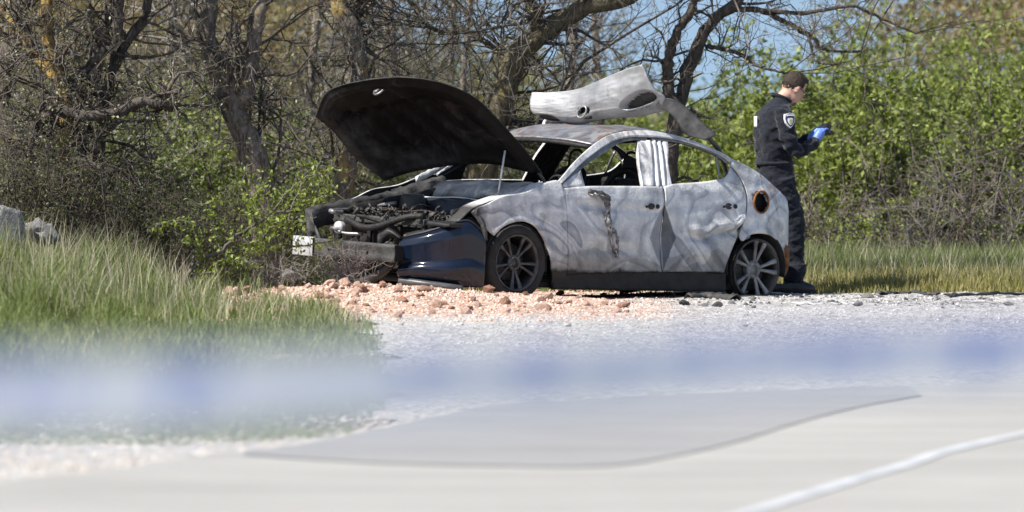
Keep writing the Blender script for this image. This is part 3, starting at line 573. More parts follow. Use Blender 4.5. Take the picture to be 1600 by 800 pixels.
for cu, cw, r in ((.93, .80, .02), (.90, .70, .02), (.90, .64, .02), (.92, .45, .018), (.95, .90, .012)):   # small cut-outs near the far edge
    i, j = int(cw*(nv-1)), int(cu*(nu-1)); c = inn[i, j]-N[i, j]*.003; du = inn[i, min(j+1, nu-1)]-inn[i, j]; dw = inn[min(i+1, nv-1), j]-inn[i, j]; du /= np.linalg.norm(du); dw /= np.linalg.norm(dw)
    Vq = [c+du*a*r*.7+dw*b*r*1.8 for a, b in ((-1, -1), (1, -1), (1, 1), (-1, 1))]+[c-N[i, j]*.006+du*a*r*.6+dw*b*r*1.6 for a, b in ((-1, -1), (1, -1), (1, 1), (-1, 1))]
    link('cut_out', pmesh('cut_out', Vq, [(4, 5, 6, 7), (0, 1, 5, 4), (1, 2, 6, 5), (2, 3, 7, 6), (3, 0, 4, 7)]), SOOT, bon, False)
i, j = int(.93*(nv-1)), int(.40*(nu-1)); c = inn[i, j]
link('latch', tube_mesh('latch', [(rs(c+np.array([(0, .05, 0), (.03, .04, -.03), (.05, 0, -.05), (.03, -.04, -.03), (0, -.05, 0)]), 16), .010), (rs(c+np.array([(.0, 0, 0), (.05, 0, -.03)]), 4), .014)], 6), STEEL, bon)
link('prop_rod', tube_mesh('prop_rod', [(np.array([(.06, .66, .86), (.0, .66, 1.25)]), .009)], 8), PALE, car)
link('bonnet_hinge', tube_mesh('bonnet_hinge', [(rs([(-.44, .70, .96), (-.40, .70, 1.02), (-.34, .71, 1.07)], 8), .016)], 6), CHAR, car)
# bright torn far pillar seen under the bonnet
G = np.array([[(-.30-.36*t+.0*s, -.80+.06*t, .945+.20*t+s) for t in np.linspace(-.12, 1, 14)] for s in (0, .03, .06)]); panel('torn_pillar', G+.006*rng.normal(size=(3, 14, 1)), 3, 14, PALE, th=.012)
# boot lid thrown forward above the roof on its hinge arm
topL = [(-1.50, -.77, 1.758), (-1.53, -.58, 1.763), (-1.55, -.26, 1.793), (-1.55, .02, 1.871), (-1.54, .36, 1.972), (-1.53, .61, 2.026)]
botL = [(-1.50, -.70, 1.503), (-1.51, -.5, 1.50), (-1.53, -.28, 1.492), (-1.57, .0, 1.546), (-1.66, .31, 1.579), (-1.76, .57, 1.64)]
lefL = [(-1.50, -.70, 1.503), (-1.49, -.745, 1.64), (-1.50, -.77, 1.758)]
rigL = [(-1.76, .57, 1.64), (-1.74, .72, 1.74), (-1.66, .70, 1.80), (-1.60, .66, 1.90), (-1.53, .61, 2.026)]
nu2, nv2 = 90, 50; Lg = coons(topL, botL, lefL, rigL, nu2, nv2); U2 = np.linspace(0, 1, nu2)[None, :]; W2 = np.linspace(0, 1, nv2)[:, None]
Lg[..., 0] += .03*np.sin(np.pi*np.clip(W2, 0, 1))*1.0-.09*np.clip(.30-W2, 0, 1)/.30*np.clip(.30-W2, 0, 1)/.30*1.2
def rec(cu, cw, lu, lw, an):
    a = (U2-cu)*math.cos(an)+(W2-cw)*.5*math.sin(an); b = -(U2-cu)*math.sin(an)+(W2-cw)*.5*math.cos(an); return np.clip(1.25-np.sqrt((a/lu)**2+(b/lw)**2), 0, .25)/.25
Lg[..., 0] -= .075*rec(.83, .40, .125, .062, .38)+.06*rec(.08, .16, .085, .05, -.2)
Lg[..., 0] += .010*wob(U2+0*W2, W2+0*U2, 5, 3)+.004*wob(U2+0*W2, W2+0*U2, 17, 5)
q = np.hypot((U2-.415)/.044, (W2-.36)/.14); nearq = np.abs(q-1) < .2
drop = (q < .95).ravel()[grid_faces(nv2, nu2)].any(1)
k = NT('silver_scorched'); a_ = k.noise(2.4, 4, .55, .7); c_ = k.ramp(a_, [(.3, (.25, .255, .265)), (.5, (.38, .385, .395)), (.7, (.52, .52, .525))])
c_ = k.mix(k.ramp(k.noise(60, 3), [(.62, 0.), (.70, .6)]), c_, (.13, .115, .10)); c_ = k.mix(k.ramp(k.noise(6, 5, .65, .6), [(.58, 0.), (.68, .55)]), c_, (.17, .17, .175)); k.col(c_); k.rough(.42, .35, .5); k.bump(k.noise(30, 4), .12, .01); SILV = k.m
lid = panel('boot_lid', Lg, nv2, nu2, SILV, th=.022, inner=CHAR, drop=drop, want=(1, .3, 0)); lid.data.materials.append(CHAR)
mk = ((rec(.83, .40, .125, .062, .38) > .55) | (rec(.08, .16, .085, .05, -.2) > .55)).ravel()[grid_faces(nv2, nu2)].all(1)[~drop]; lid.data.polygons.foreach_set('material_index', np.where(mk, 2, 0).astype(np.int32)); lid.modifiers['solid'].material_offset = 1
ii, jj = int(.36*(nv2-1)), int(.415*(nu2-1)); c = Lg[ii, jj]; ring = np.array([c+np.array([.01, .058*math.cos(t)*1.0, .045*math.sin(t)+.02*math.cos(t)]) for t in np.linspace(0, 2*math.pi, 30)])
link('badge_ring', tube_mesh('badge_ring', [(ring, .008)], 6, False), SILV, lid)
link('badge_stub', tube_mesh('badge_stub', [(rs([c+np.array((-.02, .03, .0)), c+np.array((-.01, 0, -.02)), c+np.array((-.01, -.02, -.025))], 8), .010)], 6), STEEL, lid)
box('badge_back', tuple(c+np.array((-.05, -.07, -.06))), tuple(c+np.array((-.035, .07, .06))), SOOT, lid, .01)
arm = coons([(-1.70, 1.735), (-1.86, 1.735), (-2.063, 1.655), (-2.22, 1.56), (-2.40, 1.45)], [(-1.72, 1.66), (-1.84, 1.63), (-1.96, 1.545), (-2.10, 1.44), (-2.30, 1.405)], [(-1.72, 1.66), (-1.70, 1.735)], [(-2.30, 1.405), (-2.40, 1.45)], 30, 10)
panel('hinge_arm', np.stack([arm[..., 0], .62+.05*np.linspace(0, 1, 10)[:, None]*np.ones((1, 30))+.02*np.sin(np.linspace(0, 6, 30))[None], arm[..., 1]], -1), 10, 30, STEEL, lid, th=.02, want=(0, 1, 0))
link('hinge_link', tube_mesh('hinge_link', [(rs([(-2.34, .61, 1.43), (-2.50, .58, 1.32), (-2.62, .56, 1.12), (-2.66, .56, .95)], 16), .02)], 6), CHAR, lid)
link('lid_foot', tube_mesh('lid_foot', [(rs([(-1.51, -.58, 1.515), (-1.49, -.58, 1.49), (-1.48, -.56, 1.465)], 6), .018)], 6), PALE, lid)
# ------------------------------------------------------------------ wheels
def wheel(x, y, z, r_t, out, tyre, mat, seed):
    r = np.random.default_rng(seed); root = empty('wheel'); root.parent = car; root.location = (x, y, z); root.rotation_euler = (0, seed*.37, 0); root.scale = (1, 1, 1) if tyre else (1.12, 1, 1.12)
    V, F = lathe([(.205, -.12*out), (.215, .05*out), (.222, .085*out), (.238, .09*out), (.240, .075*out), (.228, .06*out), (.224, -.12*out)], 56); link('rim', np_mesh('rim', V, F), CHAR if not tyre else mat, root)
    if tyre:
        V, F = lathe([(.236, .075*out), (.245, .092*out), (.275, .104*out), (.303, .094*out), (.318, .07*out), (.320, .03*out), (.320, -.06*out), (.30, -.09*out), (.25, -.10*out)], 64); V += .002*r.normal(size=V.shape); link('tyre', np_mesh('tyre', V, F), TYRE, root)
    else:
        V, F = lathe([(.240, .07*out), (.248, .05*out), (.250, -.05*out), (.24, -.09*out)], 56); V[:, [0, 2]] *= (1+.03*r.random((len(V), 1))); link('tyre', np_mesh('tyre', V, F), SOOT, root)
    V, F = lathe([(.0, .052*out), (.03, .052*out), (.034, .045*out), (.036, .058*out), (.062, .058*out), (.072, .045*out), (.075, .0)], 36); link('hub', np_mesh('hub', V, F), mat, root)
    for i in range(5):
        a = 2*math.pi*i/5
        link('wheel_nut', tube_mesh('wheel_nut', [(np.array([(.05*math.cos(a), .05*out, .05*math.sin(a)), (.05*math.cos(a), .068*out, .05*math.sin(a))]), .008)], 6), STEEL, root)
        for s in (-1, 1):
            P = []; 
            for t in np.linspace(0, 1, 8):
                rr = .055+.168*t; ang = a+s*(.26*(1-t)**.6*.55+.20*t); wd = (.015+.012*t-.006*math.sin(t*3)); y0 = out*(.048+.030*t)
                cx, cz = rr*math.cos(ang), rr*math.sin(ang); tx, tz = -math.sin(ang), math.cos(ang)
                P.append([(cx-tx*wd, y0-.012*out, cz-tz*wd), (cx-tx*wd*.55, y0+.004*out, cz-tz*wd*.55), (cx+tx*wd*.55, y0+.004*out, cz+tz*wd*.55), (cx+tx*wd, y0-.012*out, cz+tz*wd), (cx, y0-.035*out, cz)])
            V = np.array(P).reshape(-1, 3); ix = np.arange(40).reshape(8, 5); jx = np.roll(ix, -1, 1); F = np.stack([ix[:-1], jx[:-1], jx[1:], ix[1:]], -1).reshape(-1, 4)
            if out > 0: F = F[:, ::-1]
            link('spoke', np_mesh('spoke', V, F), mat, root)
    V, F = lathe([(.0, -.02*out), (.155, -.02*out), (.16, -.03*out), (.155, -.045*out), (.0, -.045*out)], 40); link('brake_disc', np_mesh('brake_disc', V, F), CHAR, root)
wheel(0, .79, .32, .32, 1, True, ALLOY, 1); wheel(-2.725, .80, .30, .25, 1, False, ALLOYB, 2)
wheel(0, -.79, .32, .32, -1, True, ALLOY, 3); wheel(-2.725, -.80, .30, .25, -1, False, ALLOYB, 4)
for x, s in ((0, 1), (0, -1), (-2.745, 1), (-2.745, -1)):    # dark arch liners
    G = np.array([[(x+rr*math.cos(a), s*yy, .31+rr*math.sin(a)) for a in np.linspace(-.2, math.pi+.2, 26)] for yy, rr in ((.86, .345), (.6, .345), (.56, .30), (.55, .1))])
    panel('arch_liner', G, 4, 26, SOOT, th=.006)
# ------------------------------------------------------------------ the torn mirror on the near front door
P = rs([(-.80, .88, .915), (-.88, .91, .90), (-.93, .92, .87), (-.95, .905, .80), (-.96, .90, .72), (-1.0, .905, .62), (-1.04, .91, .53), (-1.07, .905, .43), (-1.09, .90, .38)], 40)
wd = np.interp(np.linspace(0, 1, 40), [0, .12, .3, .5, .75, 1], [.03, .045, .022, .04, .045, .004]); G = []
for t in np.linspace(-1, 1, 9): G.append(P+np.stack([-wd*t*.8, .018*np.sin(t*7+np.linspace(0, 20, 40))+.02*(1-t*t), .35*wd*t], 1)+.006*rng.normal(size=(40, 3)))
panel('torn_mirror', np.array(G), 9, 40, noisy('torn_sheet', (.09, .09, .095), (.52, .52, .53), 11, .5, .3, .4, 40, .02), th=.006)
link('mirror_stem', tube_mesh('mirror_stem', [(rs([(-.78, .85, .93), (-.86, .90, .92), (-.93, .93, .89), (-.95, .925, .83)], 14), [.022, .028, .022, .024, .02, .026, .03, .022, .018, .022, .024, .02, .014, .008])], 8), CHAR, car)
# ------------------------------------------------------------------ the investigator
NAVYC = None
k = NT('navy_cloth'); f_ = k.noise(9, 5, .6, .4); k.col(k.ramp(f_, [(.3, (.0042, .0056, .011)), (.7, (.0085, .011, .020))])); k.rough(.85, 0, .25); k.b.inputs['Sheen Weight'].default_value = .15; k.bump(k.mix(.5, k.noise(7, 4, .6, .8), k.noise(26, 4, .6, .5)), .6, .03); NAVYC = k.m
SKIN = noisy('skin', (.44, .25, .18), (.58, .36, .27), 14, .5, 0, .15, 120, .004, .4)
HAIR = noisy('short_hair', (.018, .012, .009), (.05, .034, .024), 60, .6, 0, .9, 220, .006, .3)
GLOVE = noisy('blue_nitrile', (.10, .19, .55), (.17, .28, .68), 12, .42, 0, .35, 90, .004, .5)
LEATH = noisy('boot_leather', (.008, .008, .008), (.022, .021, .020), 14, .32, 0, .3, 60, .006, .5)
DARKP = noisy('device_black', (.01, .01, .01), (.02, .02, .02), 20, .3, 0, 0)
WHITEP = noisy('patch_white', (.62, .63, .64), (.74, .75, .75), 40, .8, 0, .2, 200, .003)
def ell(c, r, R=None, n=14, m=10):
    V = [[math.sin(b)*math.cos(a), math.sin(b)*math.sin(a), math.cos(b)] for b in np.linspace(.02, math.pi-.02, m) for a in np.arange(n)*2*math.pi/n]
    V = np.array(V)*np.array(r)
    if R is not None: V = V@np.array(R).T
    V = V+np.array(c); i = np.arange(n*m).reshape(m, n); j = np.roll(i, -1, 1)
    F = [tuple(q) for q in np.stack([i[:-1], i[1:], j[1:], j[:-1]], -1).reshape(-1, 4)]+[tuple(range(n)), tuple(range(n*m-1, n*m-n-1, -1))]
    return V, F
def capt(P, r, sides=14, n=14):
    "closed tapered limb through joints"
    P = rs(np.c_[np.array(P, float), np.array(r, float)], n); V, F = tube_arrays([(P[:, :3], P[:, 3])], sides)
    F = [tuple(q) for q in F]+[tuple(range(sides-1, -1, -1)), tuple(range(len(V)-sides, len(V)))]
    return V, F
def loft(rings, n=28):
    "rings (z, cx, cy, rx, ry), superelliptic"
    R = rs(rings, 26); a = np.arange(n)*2*math.pi/n; ca, sa = np.cos(a), np.sin(a); e = .85
    V = np.concatenate([np.stack([cx+rx*np.sign(ca)*np.abs(ca)**e, cy+ry*np.sign(sa)*np.abs(sa)**e, np.full(n, z)], 1) for z, cx, cy, rx, ry in R])
    i = np.arange(26*n).reshape(26, n); j = np.roll(i, -1, 1)
    F = [tuple(q) for q in np.stack([i[:-1], j[:-1], j[1:], i[1:]], -1).reshape(-1, 4)]+[tuple(range(n-1, -1, -1)), tuple(range(25*n, 26*n))]
    return V, F
def union(name, parts, voxel, it=4, fac=.5):
    V, F, n = [], [], 0
    for v, f in parts: V.append(np.asarray(v)); F += [tuple(i+n for i in q) for q in f]; n += len(v)
    me = pmesh(name+'_t', np.concatenate(V), F); o = bpy.data.objects.new(name+'_t', me); COL.objects.link(o)
    m = o.modifiers.new('r', 'REMESH'); m.mode = 'VOXEL'; m.voxel_size = voxel
    if it: m = o.modifiers.new('s', 'SMOOTH'); m.iterations = it; m.factor = fac
    out = bpy.data.meshes.new_from_object(o.evaluated_get(bpy.context.evaluated_depsgraph_get())); out.name = name
    bpy.data.objects.remove(o); bpy.data.meshes.remove(me); return out
def wrinkle(me, amp, s, st=(1, 1, 2.2)):
    me.update(); nr = np.zeros(len(me.vertices)*3); co = nr.copy(); me.vertices.foreach_get('co', co); me.vertices.foreach_get('normal', nr); co = co.reshape(-1, 3); nr = nr.reshape(-1, 3)
    d = np.array([mnoise.noise(Vector((c[0]*s*st[0]+c[2]*4, c[1]*s*st[1], c[2]*s*st[2])))+.5*abs(mnoise.noise(Vector((c[0]*s*2, c[1]*s*2, c[2]*s*3+c[0]*9))))-.15 for c in co])
    me.vertices.foreach_set('co', (co+nr*(amp*d)[:, None]).ravel()); me.update()
pb = at(1226, 459, 51.4); pb[2] = float(gz(pb[0], pb[1]))+.02
per = empty('person', (pb[0], pb[1], pb[2])); per.rotation_euler = (0, 0, math.radians(18))
tag(per, 'person in navy coverall and blue gloves standing behind the car, looking down', 'person')
fd, ud = np.array([.80, 0, -.60]), np.array([.60, 0, .80]); Rh = np.stack([fd, [0, 1, 0], ud], 1)
hc = np.array([.085, 0, 1.835])
hp = lambda f, l, u: hc+fd*f+np.array([0, l, 0])+ud*u
armR = [(-.10, -.20, 1.63), (-.085, -.255, 1.48), (-.035, -.285, 1.295), (.06, -.25, 1.275), (.20, -.165, 1.335), (.245, -.13, 1.37)]
armL = [(-.08, .20, 1.62), (-.04, .25, 1.46), (.03, .27, 1.29), (.12, .21, 1.29), (.24, .10, 1.36), (.27, .06, 1.39)]
legR = [(-.07, -.10, 1.02), (-.02, -.105, .84), (.045, -.11, .64), (.055, -.105, .42), (.05, -.10, .22), (.05, -.10, .09)]
legL = [(-.08, .10, 1.02), (-.08, .105, .84), (-.04, .11, .62), (-.12, .105, .40), (-.18, .10, .22), (-.19, .10, .09)]
head = [ell(hp(-.012, 0, .02), (.112, .084, .118), Rh), ell(hp(.035, 0, -.06), (.078, .066, .085), Rh), ell(hp(.062, 0, -.115), (.038, .042, .030), Rh),
        capt([hp(.092, 0, .015), hp(.118, 0, -.03), hp(.112, 0, -.045)], [.012, .019, .014], 10, 8), ell(hp(.088, 0, .022), (.022, .062, .014), Rh),
        ell(hp(.092, 0, -.080), (.014, .027, .012), Rh), ell(hp(.015, -.085, -.015), (.018, .012, .032), Rh), ell(hp(.015, .085, -.015), (.018, .012, .032), Rh),
        capt([(-.06, 0, 1.66), (-.02, 0, 1.74), (.045, 0, 1.80)], [.075, .064, .062])]
tors = loft([(1.0, -.09, 0, .12, .15), (1.2, -.10, 0, .115, .145), (1.43, -.105, 0, .12, .165), (1.57, -.09, 0, .10, .165), (1.64, -.075, 0, .07, .12), (1.73, -.05, 0, .05, .055)])
sm = lambda r, d: [x-d for x in r]
RA, RL = [.082, .078, .072, .066, .052, .046], [.125, .115, .098, .088, .084, .09]
me = union('body', head+[tors, capt(armR, sm(RA, .032)), capt(armL, sm(RA, .032)), capt(legR, sm(RL, .025)), capt(legL, sm(RL, .025))], .011, 3)
link('body', me, SKIN, per)
tor2 = loft([(.93, -.075, 0, .14, .18), (1.02, -.085, 0, .16, .195), (1.14, -.095, 0, .155, .185), (1.2, -.10, 0, .152, .18), (1.3, -.105, 0, .165, .20), (1.45, -.105, 0, .165, .215), (1.58, -.095, 0, .145, .225), (1.66, -.08, 0, .112, .185), (1.715, -.055, 0, .085, .11), (1.745, -.04, 0, .078, .085)])
cuff = [capt([(.055, s*-.105, .26), (.052, s*-.10, .20), (.05, s*-.10, .13)], [.098, .108, .092]) if s > 0 else capt([(-.165, .10, .26), (-.18, .10, .20), (-.19, .10, .13)], [.098, .108, .092]) for s in (1, -1)]
me = union('coverall', [tor2, capt(armR, RA), capt(armL, RA), capt(legR, RL), capt(legL, RL)]+cuff, .012, 4); wrinkle(me, .020, 9); wrinkle(me, .007, 22)
cov = link('coverall', me, NAVYC, per)
link('collar', tube_mesh('collar', [(np.array([(-.035+.082*math.cos(a), .088*math.sin(a), 1.745-.035*math.cos(a)) for a in np.linspace(0, 2*math.pi, 28)]), .016)], 7, False), NAVYC, cov)
link('waist_belt', tube_mesh('waist_belt', [(np.array([(-.10+.160*math.cos(a), .188*math.sin(a), 1.16) for a in np.linspace(0, 2*math.pi, 36)]), .016)], 7, False), NAVYC, cov)
# hair: a cap clipped to the scalp, shorter at the sides
me = union('hair', [ell(hp(-.014, 0, .030), (.115, .0865, .1205), Rh, 24, 18), ell(hp(.012, 0, .112), (.080, .062, .034), Rh)], .007, 2); bm = bmesh.new(); bm.from_mesh(me)
def scalp(c):
    q = np.array(c)-hc; f, u = q@fd, q@ud; return u > .060+.9*max(0, f-.03) and f < .098 or (f < .0 and u > -.085) or (f < .055 and u > .022)
bmesh.ops.delete(bm, geom=[v for v in bm.verts if not scalp(v.co)], context='VERTS'); bm.to_mesh(me); bm.free(); wrinkle(me, .004, 70, (1, 1, 1)); link('hair', me, HAIR, per)
FR = DARKP
gl = [(rs([hp(.020, -.094, .012), hp(.06, -.090, .010), hp(.118, -.062, .004)], 8), .0042), (rs([hp(.020, .094, .012), hp(.06, .090, .010), hp(.118, .062, .004)], 8), .0042)]
for s in (-1, 1): gl.append((np.array([hp(.122-.012*abs(math.cos(a))*0, s*(.035+.028*math.cos(a)), -.006+.020*math.sin(a)) for a in np.linspace(0, 2*math.pi, 20)]), .0038))
gl.append((rs([hp(.123, -.008, .0), hp(.125, .008, .0)], 3), .004)); link('glasses', tube_mesh('glasses', gl, 6), FR, per)
for s in (-1, 1): link('eyebrow', tube_mesh('eyebrow', [(rs([hp(.104, s*.018, .034), hp(.104, s*.035, .040), hp(.090, s*.055, .036)], 8), .005)], 6), HAIR, per)
link('stubble', union('stubble', [ell(hp(.070, 0, -.112), (.036, .043, .030), Rh), ell(hp(.045, 0, -.095), (.048, .058, .028), Rh)], .007, 3), noisy('beard', (.12, .075, .055), (.22, .14, .10), 40, .8, 0, .5, 200, .004), per)
def hand(w, dirf, side, up_):
    "glove: palm, four curled fingers and a thumb; w wrist, dirf forearm direction, side = to the little finger"
    w = np.array(w); d = np.array(dirf, float); d /= np.linalg.norm(d); s = np.array(side, float); s -= d*(s@d); s /= np.linalg.norm(s); p = np.cross(d, s)*up_
    P = [capt([w-d*.05, w, w+d*.045, w+d*.085], [.040, .040, .046, .042])]
    for i, L in enumerate((.075, .085, .080, .062)):
        o = w+d*.085+s*(-.036+.024*i); a = o+d*L*.50+p*.012; b = a+d*L*.18+p*L*.42; c = b-d*L*.22+p*L*.28
        P.append(capt([o-d*.02, o, a, b, c], [.0125, .0125, .0118, .0108, .0088], 9, 14))
    o = w+d*.02-s*.034; P.append(capt([o, o-s*.028+d*.03+p*.012, o-s*.022+d*.058+p*.030, o-s*.006+d*.075+p*.045], [.017, .0155, .013, .010], 9, 12)); return P
me = union('glove', hand((.262, -.118, 1.385), (.50, .20, .62), (.25, -.9, .1), 1), .0055, 2, .4); link('glove', me, GLOVE, per)
me = union('glove', hand((.285, .045, 1.40), (.55, -.30, .60), (-.2, .9, .1), -1), .0055, 2, .4); link('glove', me, GLOVE, per)
for (x, y), nm in (((.05, -.10), 'boot'), ((-.19, .10), 'boot')):
    me = union('boot', [loft([(.015, x+.045, y, .155, .050), (.05, x+.045, y, .158, .052), (.075, x+.035, y, .145, .048), (.11, x+.0, y, .09, .046), (.16, x-.02, y, .065, .048), (.26, x-.01, y, .060, .055)])], .009, 4)
    b = link('boot', me, LEATH, per)
    me2 = union('sole', [loft([(.0, x+.045, y, .165, .055), (.02, x+.045, y, .168, .057), (.034, x+.045, y, .160, .053)])], .008, 1); link('sole', me2, TYRE, b)
# shield patch on the near sleeve and the white print on the back
sh = [(-.5, .46), (-.25, .5), (0, .55), (.25, .5), (.5, .46), (.52, .1), (.42, -.2), (.22, -.42), (0, -.56), (-.22, -.42), (-.42, -.2), (-.52, .1)]
pc = np.array([-.078, -.345, 1.545]); tx = np.array([.985, .17, 0]); tz = np.array([.02, .12, .99]); tn = np.cross(tx, tz); tn = tn if tn[1] < 0 else -tn
def shield(nm, sc, o0, mat, par, pts=sh, off=(0, 0)):
    V = [pc+tx*(a+off[0])*sc*.82+tz*(b+off[1])*sc+tn*(o0-.030*(a*sc/.12)**2) for a, b in pts]; V += [v-tn*.02 for v in V]; n = len(pts)
    return link(nm, pmesh(nm, V, [tuple(range(n))]+[(i, (i+1) % n, n+(i+1) % n, n+i) for i in range(n)]), mat, par, False)
pa = shield('sleeve_patch', .125, 0, WHITEP, cov)
shield('patch_field', .104, .004, noisy('patch_blue', (.02, .03, .09), (.03, .045, .12), 30, .8, 0, 0), pa)
shield('patch_shield', .062, .008, WHITEP, pa, off=(0, -.18))
shield('patch_emblem', .038, .012, noisy('patch_gold', (.35, .30, .12), (.45, .42, .22), 60, .8, 0, 0), pa, off=(0, -.36))
for i in range(7): shield('patch_mark', .010, .009, WHITEP, pa, [(-.5, -.6), (.5, -.6), (.5, .6), (-.5, .6)], (-3.9+1.3*i, 4.2+.25*(1-((i-3)/3)**2)))
G = np.array([[(-.100-.176*math.cos(a), -.228*math.sin(a), z) for a in np.linspace(-.75, .06, 14)] for z in np.linspace(1.48, 1.58, 6)])
o = panel('back_print', G, 6, 14, WHITEP, cov, th=.01)
cam_ = empty('handheld_device', tuple(pb+np.array([.355, .06, 1.46]))); cam_.rotation_euler = (0, .5, .3)
tag(cam_, 'small black handheld device gripped between two blue gloves', 'device')
box('device_body', (-.03, -.075, -.05), (.03, .05, .055), DARKP, cam_, .01); V, F = lathe([(.0, .0), (.02, .0), (.024, .01), (.024, .035), (.018, .036), (.0, .03)], 20); link('lens', np_mesh('lens', V[:, [1, 0, 2]]+np.array([.03, -.01, 0]), F), DARKP, cam_)
# ------------------------------------------------------------------ trees, bushes, grass
def nrm_(v): return v/(math.sqrt(v[0]*v[0]+v[1]*v[1]+v[2]*v[2])+1e-9)
def branch(p, d, L, r, lev, out, R, crook=.35, lift=.05, kids=4, flat=.8):
    n = 5; pts = [p]; dirs = []; q = p; dd = d
    for i in range(n):
        dd = nrm_(dd+R.normal(0, crook, 3)*np.array([1, flat, 1])+np.array([0, 0, lift])); q = q+dd*(L/n)*R.uniform(.75, 1.25); pts.append(q); dirs.append(dd)
    out.append((np.array(pts), np.linspace(r, max(r*.38, .0016), n+1), lev))
    if lev > 0:
        for c in range(int(R.integers(kids-1, kids+2))):
            i = int(R.integers(1, n+1)); d2 = nrm_(dirs[i-1]*.6+R.normal(0, .75, 3)*np.array([1, flat, 1]))
            branch(pts[i], d2, L*R.uniform(.42, .72), max(r*(.62-.06*i), .0018), lev-1, out, R, crook, lift, kids, flat)
def leaf_arrays(Cn, size, R, asp=.55, fold=.18, up=.3):
    n = len(Cn); a = R.normal(size=(n, 3)); a /= np.linalg.norm(a, axis=1, keepdims=True)
    nn = R.normal(size=(n, 3))+np.array([-.25, -.25, up]); b = np.cross(nn, a); b /= (np.linalg.norm(b, axis=1, keepdims=True)+1e-9); c = np.cross(a, b)
    s = (size*R.uniform(.6, 1.35, n))[:, None]
    V = np.stack([Cn-a*s*.5, Cn+b*s*asp*.5+c*s*fold*.5, Cn+a*s*.5, Cn-b*s*asp*.5+c*s*fold*.5], 1)
    return V.reshape(-1, 3), np.arange(n*4).reshape(n, 4)
def pts_on(lines, n, R, levs=(0,), jit=.02):
    sel = [l for l in lines if l[2] in levs] or lines; i = R.integers(0, len(sel), n); t = R.uniform(.2, 1, n)*(len(sel[0][0])-1); k0 = np.minimum(t.astype(int), len(sel[0][0])-2); fr = (t-k0)[:, None]
    A = np.stack([l[0] for l in sel]); return A[i, k0]*(1-fr)+A[i, k0+1]*fr+R.normal(0, jit, (n, 3))
def pxlimb(path, Y, r0, r1, n=36, dy=0.):
    P = np.array([at(x, y, Y+dy*i/(len(path)-1)) for i, (x, y) in enumerate(path)]); P = rs(P, n)
    P += .010*rng.normal(size=P.shape)*np.array([1, 1, .3]); s = np.linspace(0, 1, n); r = (r0+(r1-r0)*s)*Y/FPX
    return P, r*(1+.06*np.sin(s*31+rng.uniform(0, 6))+.05*rng.normal(size=n))
def tree(label, Y, limbs, nb, L, mat=BARK, leaves=500, lmat=None, seed=0, lev=2, crown_h=2.2, lsize=.032, twig=TWIG, name='oak_tree', group=None):
    R = np.random.default_rng(100+seed); base = at(*limbs[0][0][0], Y); gz0 = float(gz(base[0], base[1]))
    root = empty(name, (base[0], base[1], gz0)); o0 = np.array([base[0], base[1], gz0]); big = []; out = []
    for j, (path, r0, r1) in enumerate(limbs):
        P, r = pxlimb(path, Y, r0, r1, 40, dy=0 if j == 0 else R.uniform(-.5, .5))
        if j == 0: P[0, 2] = gz0-.1; r[:4] *= np.array([1.5, 1.3, 1.15, 1.05])
        big.append((P, r)); frac = nb*(1. if j == 0 else .7)
        for c in range(int(frac)):
            i = int(R.integers(8 if j == 0 else 4, 40)); T = nrm_(P[min(i+1, 39)]-P[i-1]); d = nrm_(T*.3+R.normal(0, .8, 3)+np.array([0, 0, .15]))
            branch(P[i], d, L*R.uniform(.5, 1.2), float(min(r[i]*.45, .022)*R.uniform(.5, 1.)), lev, out, R)
        # the limb carries on above into a crown
        e = P[-1]; dT = nrm_(P[-1]-P[-6])
        for c in range(3): branch(e, nrm_(dT+R.normal(0, .5, 3)+np.array([0, 0, .3])), crown_h*R.uniform(.6, 1.1), float(r[-1]*.6), 2, out, R, .25, .1, 4)
    V, F = tube_arrays([(P-o0, r) for P, r in big], 10); tr = link('trunk', np_mesh('trunk', V, F), mat, root)
    thick = [(P-o0, r) for P, r, l in out if l >= 2]; thin = [(P-o0, r) for P, r, l in out if l < 2]
    if thick: link('branches', np_mesh('branches', *tube_arrays(thick, 5)), mat if False else BARKD, root)
    if thin: tag(link('twigs', np_mesh('twigs', *tube_arrays(thin, 3)), twig, root), kind='stuff')
    if leaves: V, F = leaf_arrays(pts_on(out, leaves, R, (0, 1), .02)-o0, lsize, R); tag(link('leaves', np_mesh('leaves', V, F), lmat or LEAFG, root, False), kind='stuff')
    tag(root, label, 'tree', group); return root
tree('gnarled tree with thick dark trunk standing left of the lichen-orange one', 52, [([(25, 450), (30, 330), (22, 240), (8, 170), (4, 125), (12, 95), (22, 60), (33, 18), (48, -10), (60, -80), (80, -160)], 19, 11)], 30, .8, BARKD, 1500, seed=1)
tree('twisted tree with orange lichen patches on its forked trunk', 50.6, [([(95, 460), (100, 300), (104, 200), (103, 165), (95, 135), (83, 90), (72, 40), (77, 0), (85, -120)], 12, 9), ([(94, 128), (62, 94), (28, 47), (5, 20), (-20, -20)], 9, 7)], 26, .8, bark_mat('lichen_bark', (.03, .022, .016), (.12, .09, .06), (.42, .21, .03), .9, .46), 1100, seed=2)
tree('slender leaning tree whose two stems cross above a broken limb', 51, [([(118, 460), (120, 300), (125, 250), (133, 217), (160, 172), (168, 125), (188, 88), (205, 55), (226, 25), (232, -10), (250, -120)], 10, 7), ([(133, 217), (110, 190), (100, 168), (118, 130), (138, 106), (166, 78), (184, 62), (184, 20), (190, -20)], 7, 8)], 34, .8, BARKD, 1700, seed=3)
tree('low tree with a horizontal limb snapped off at a dark stub', 50.4, [([(30, 450), (38, 300), (42, 245), (56, 200), (88, 170), (125, 181), (175, 178), (219, 159), (250, 164)], 13, 8)], 34, .55, BARKD, 1200, seed=4, crown_h=.5, lev=2)
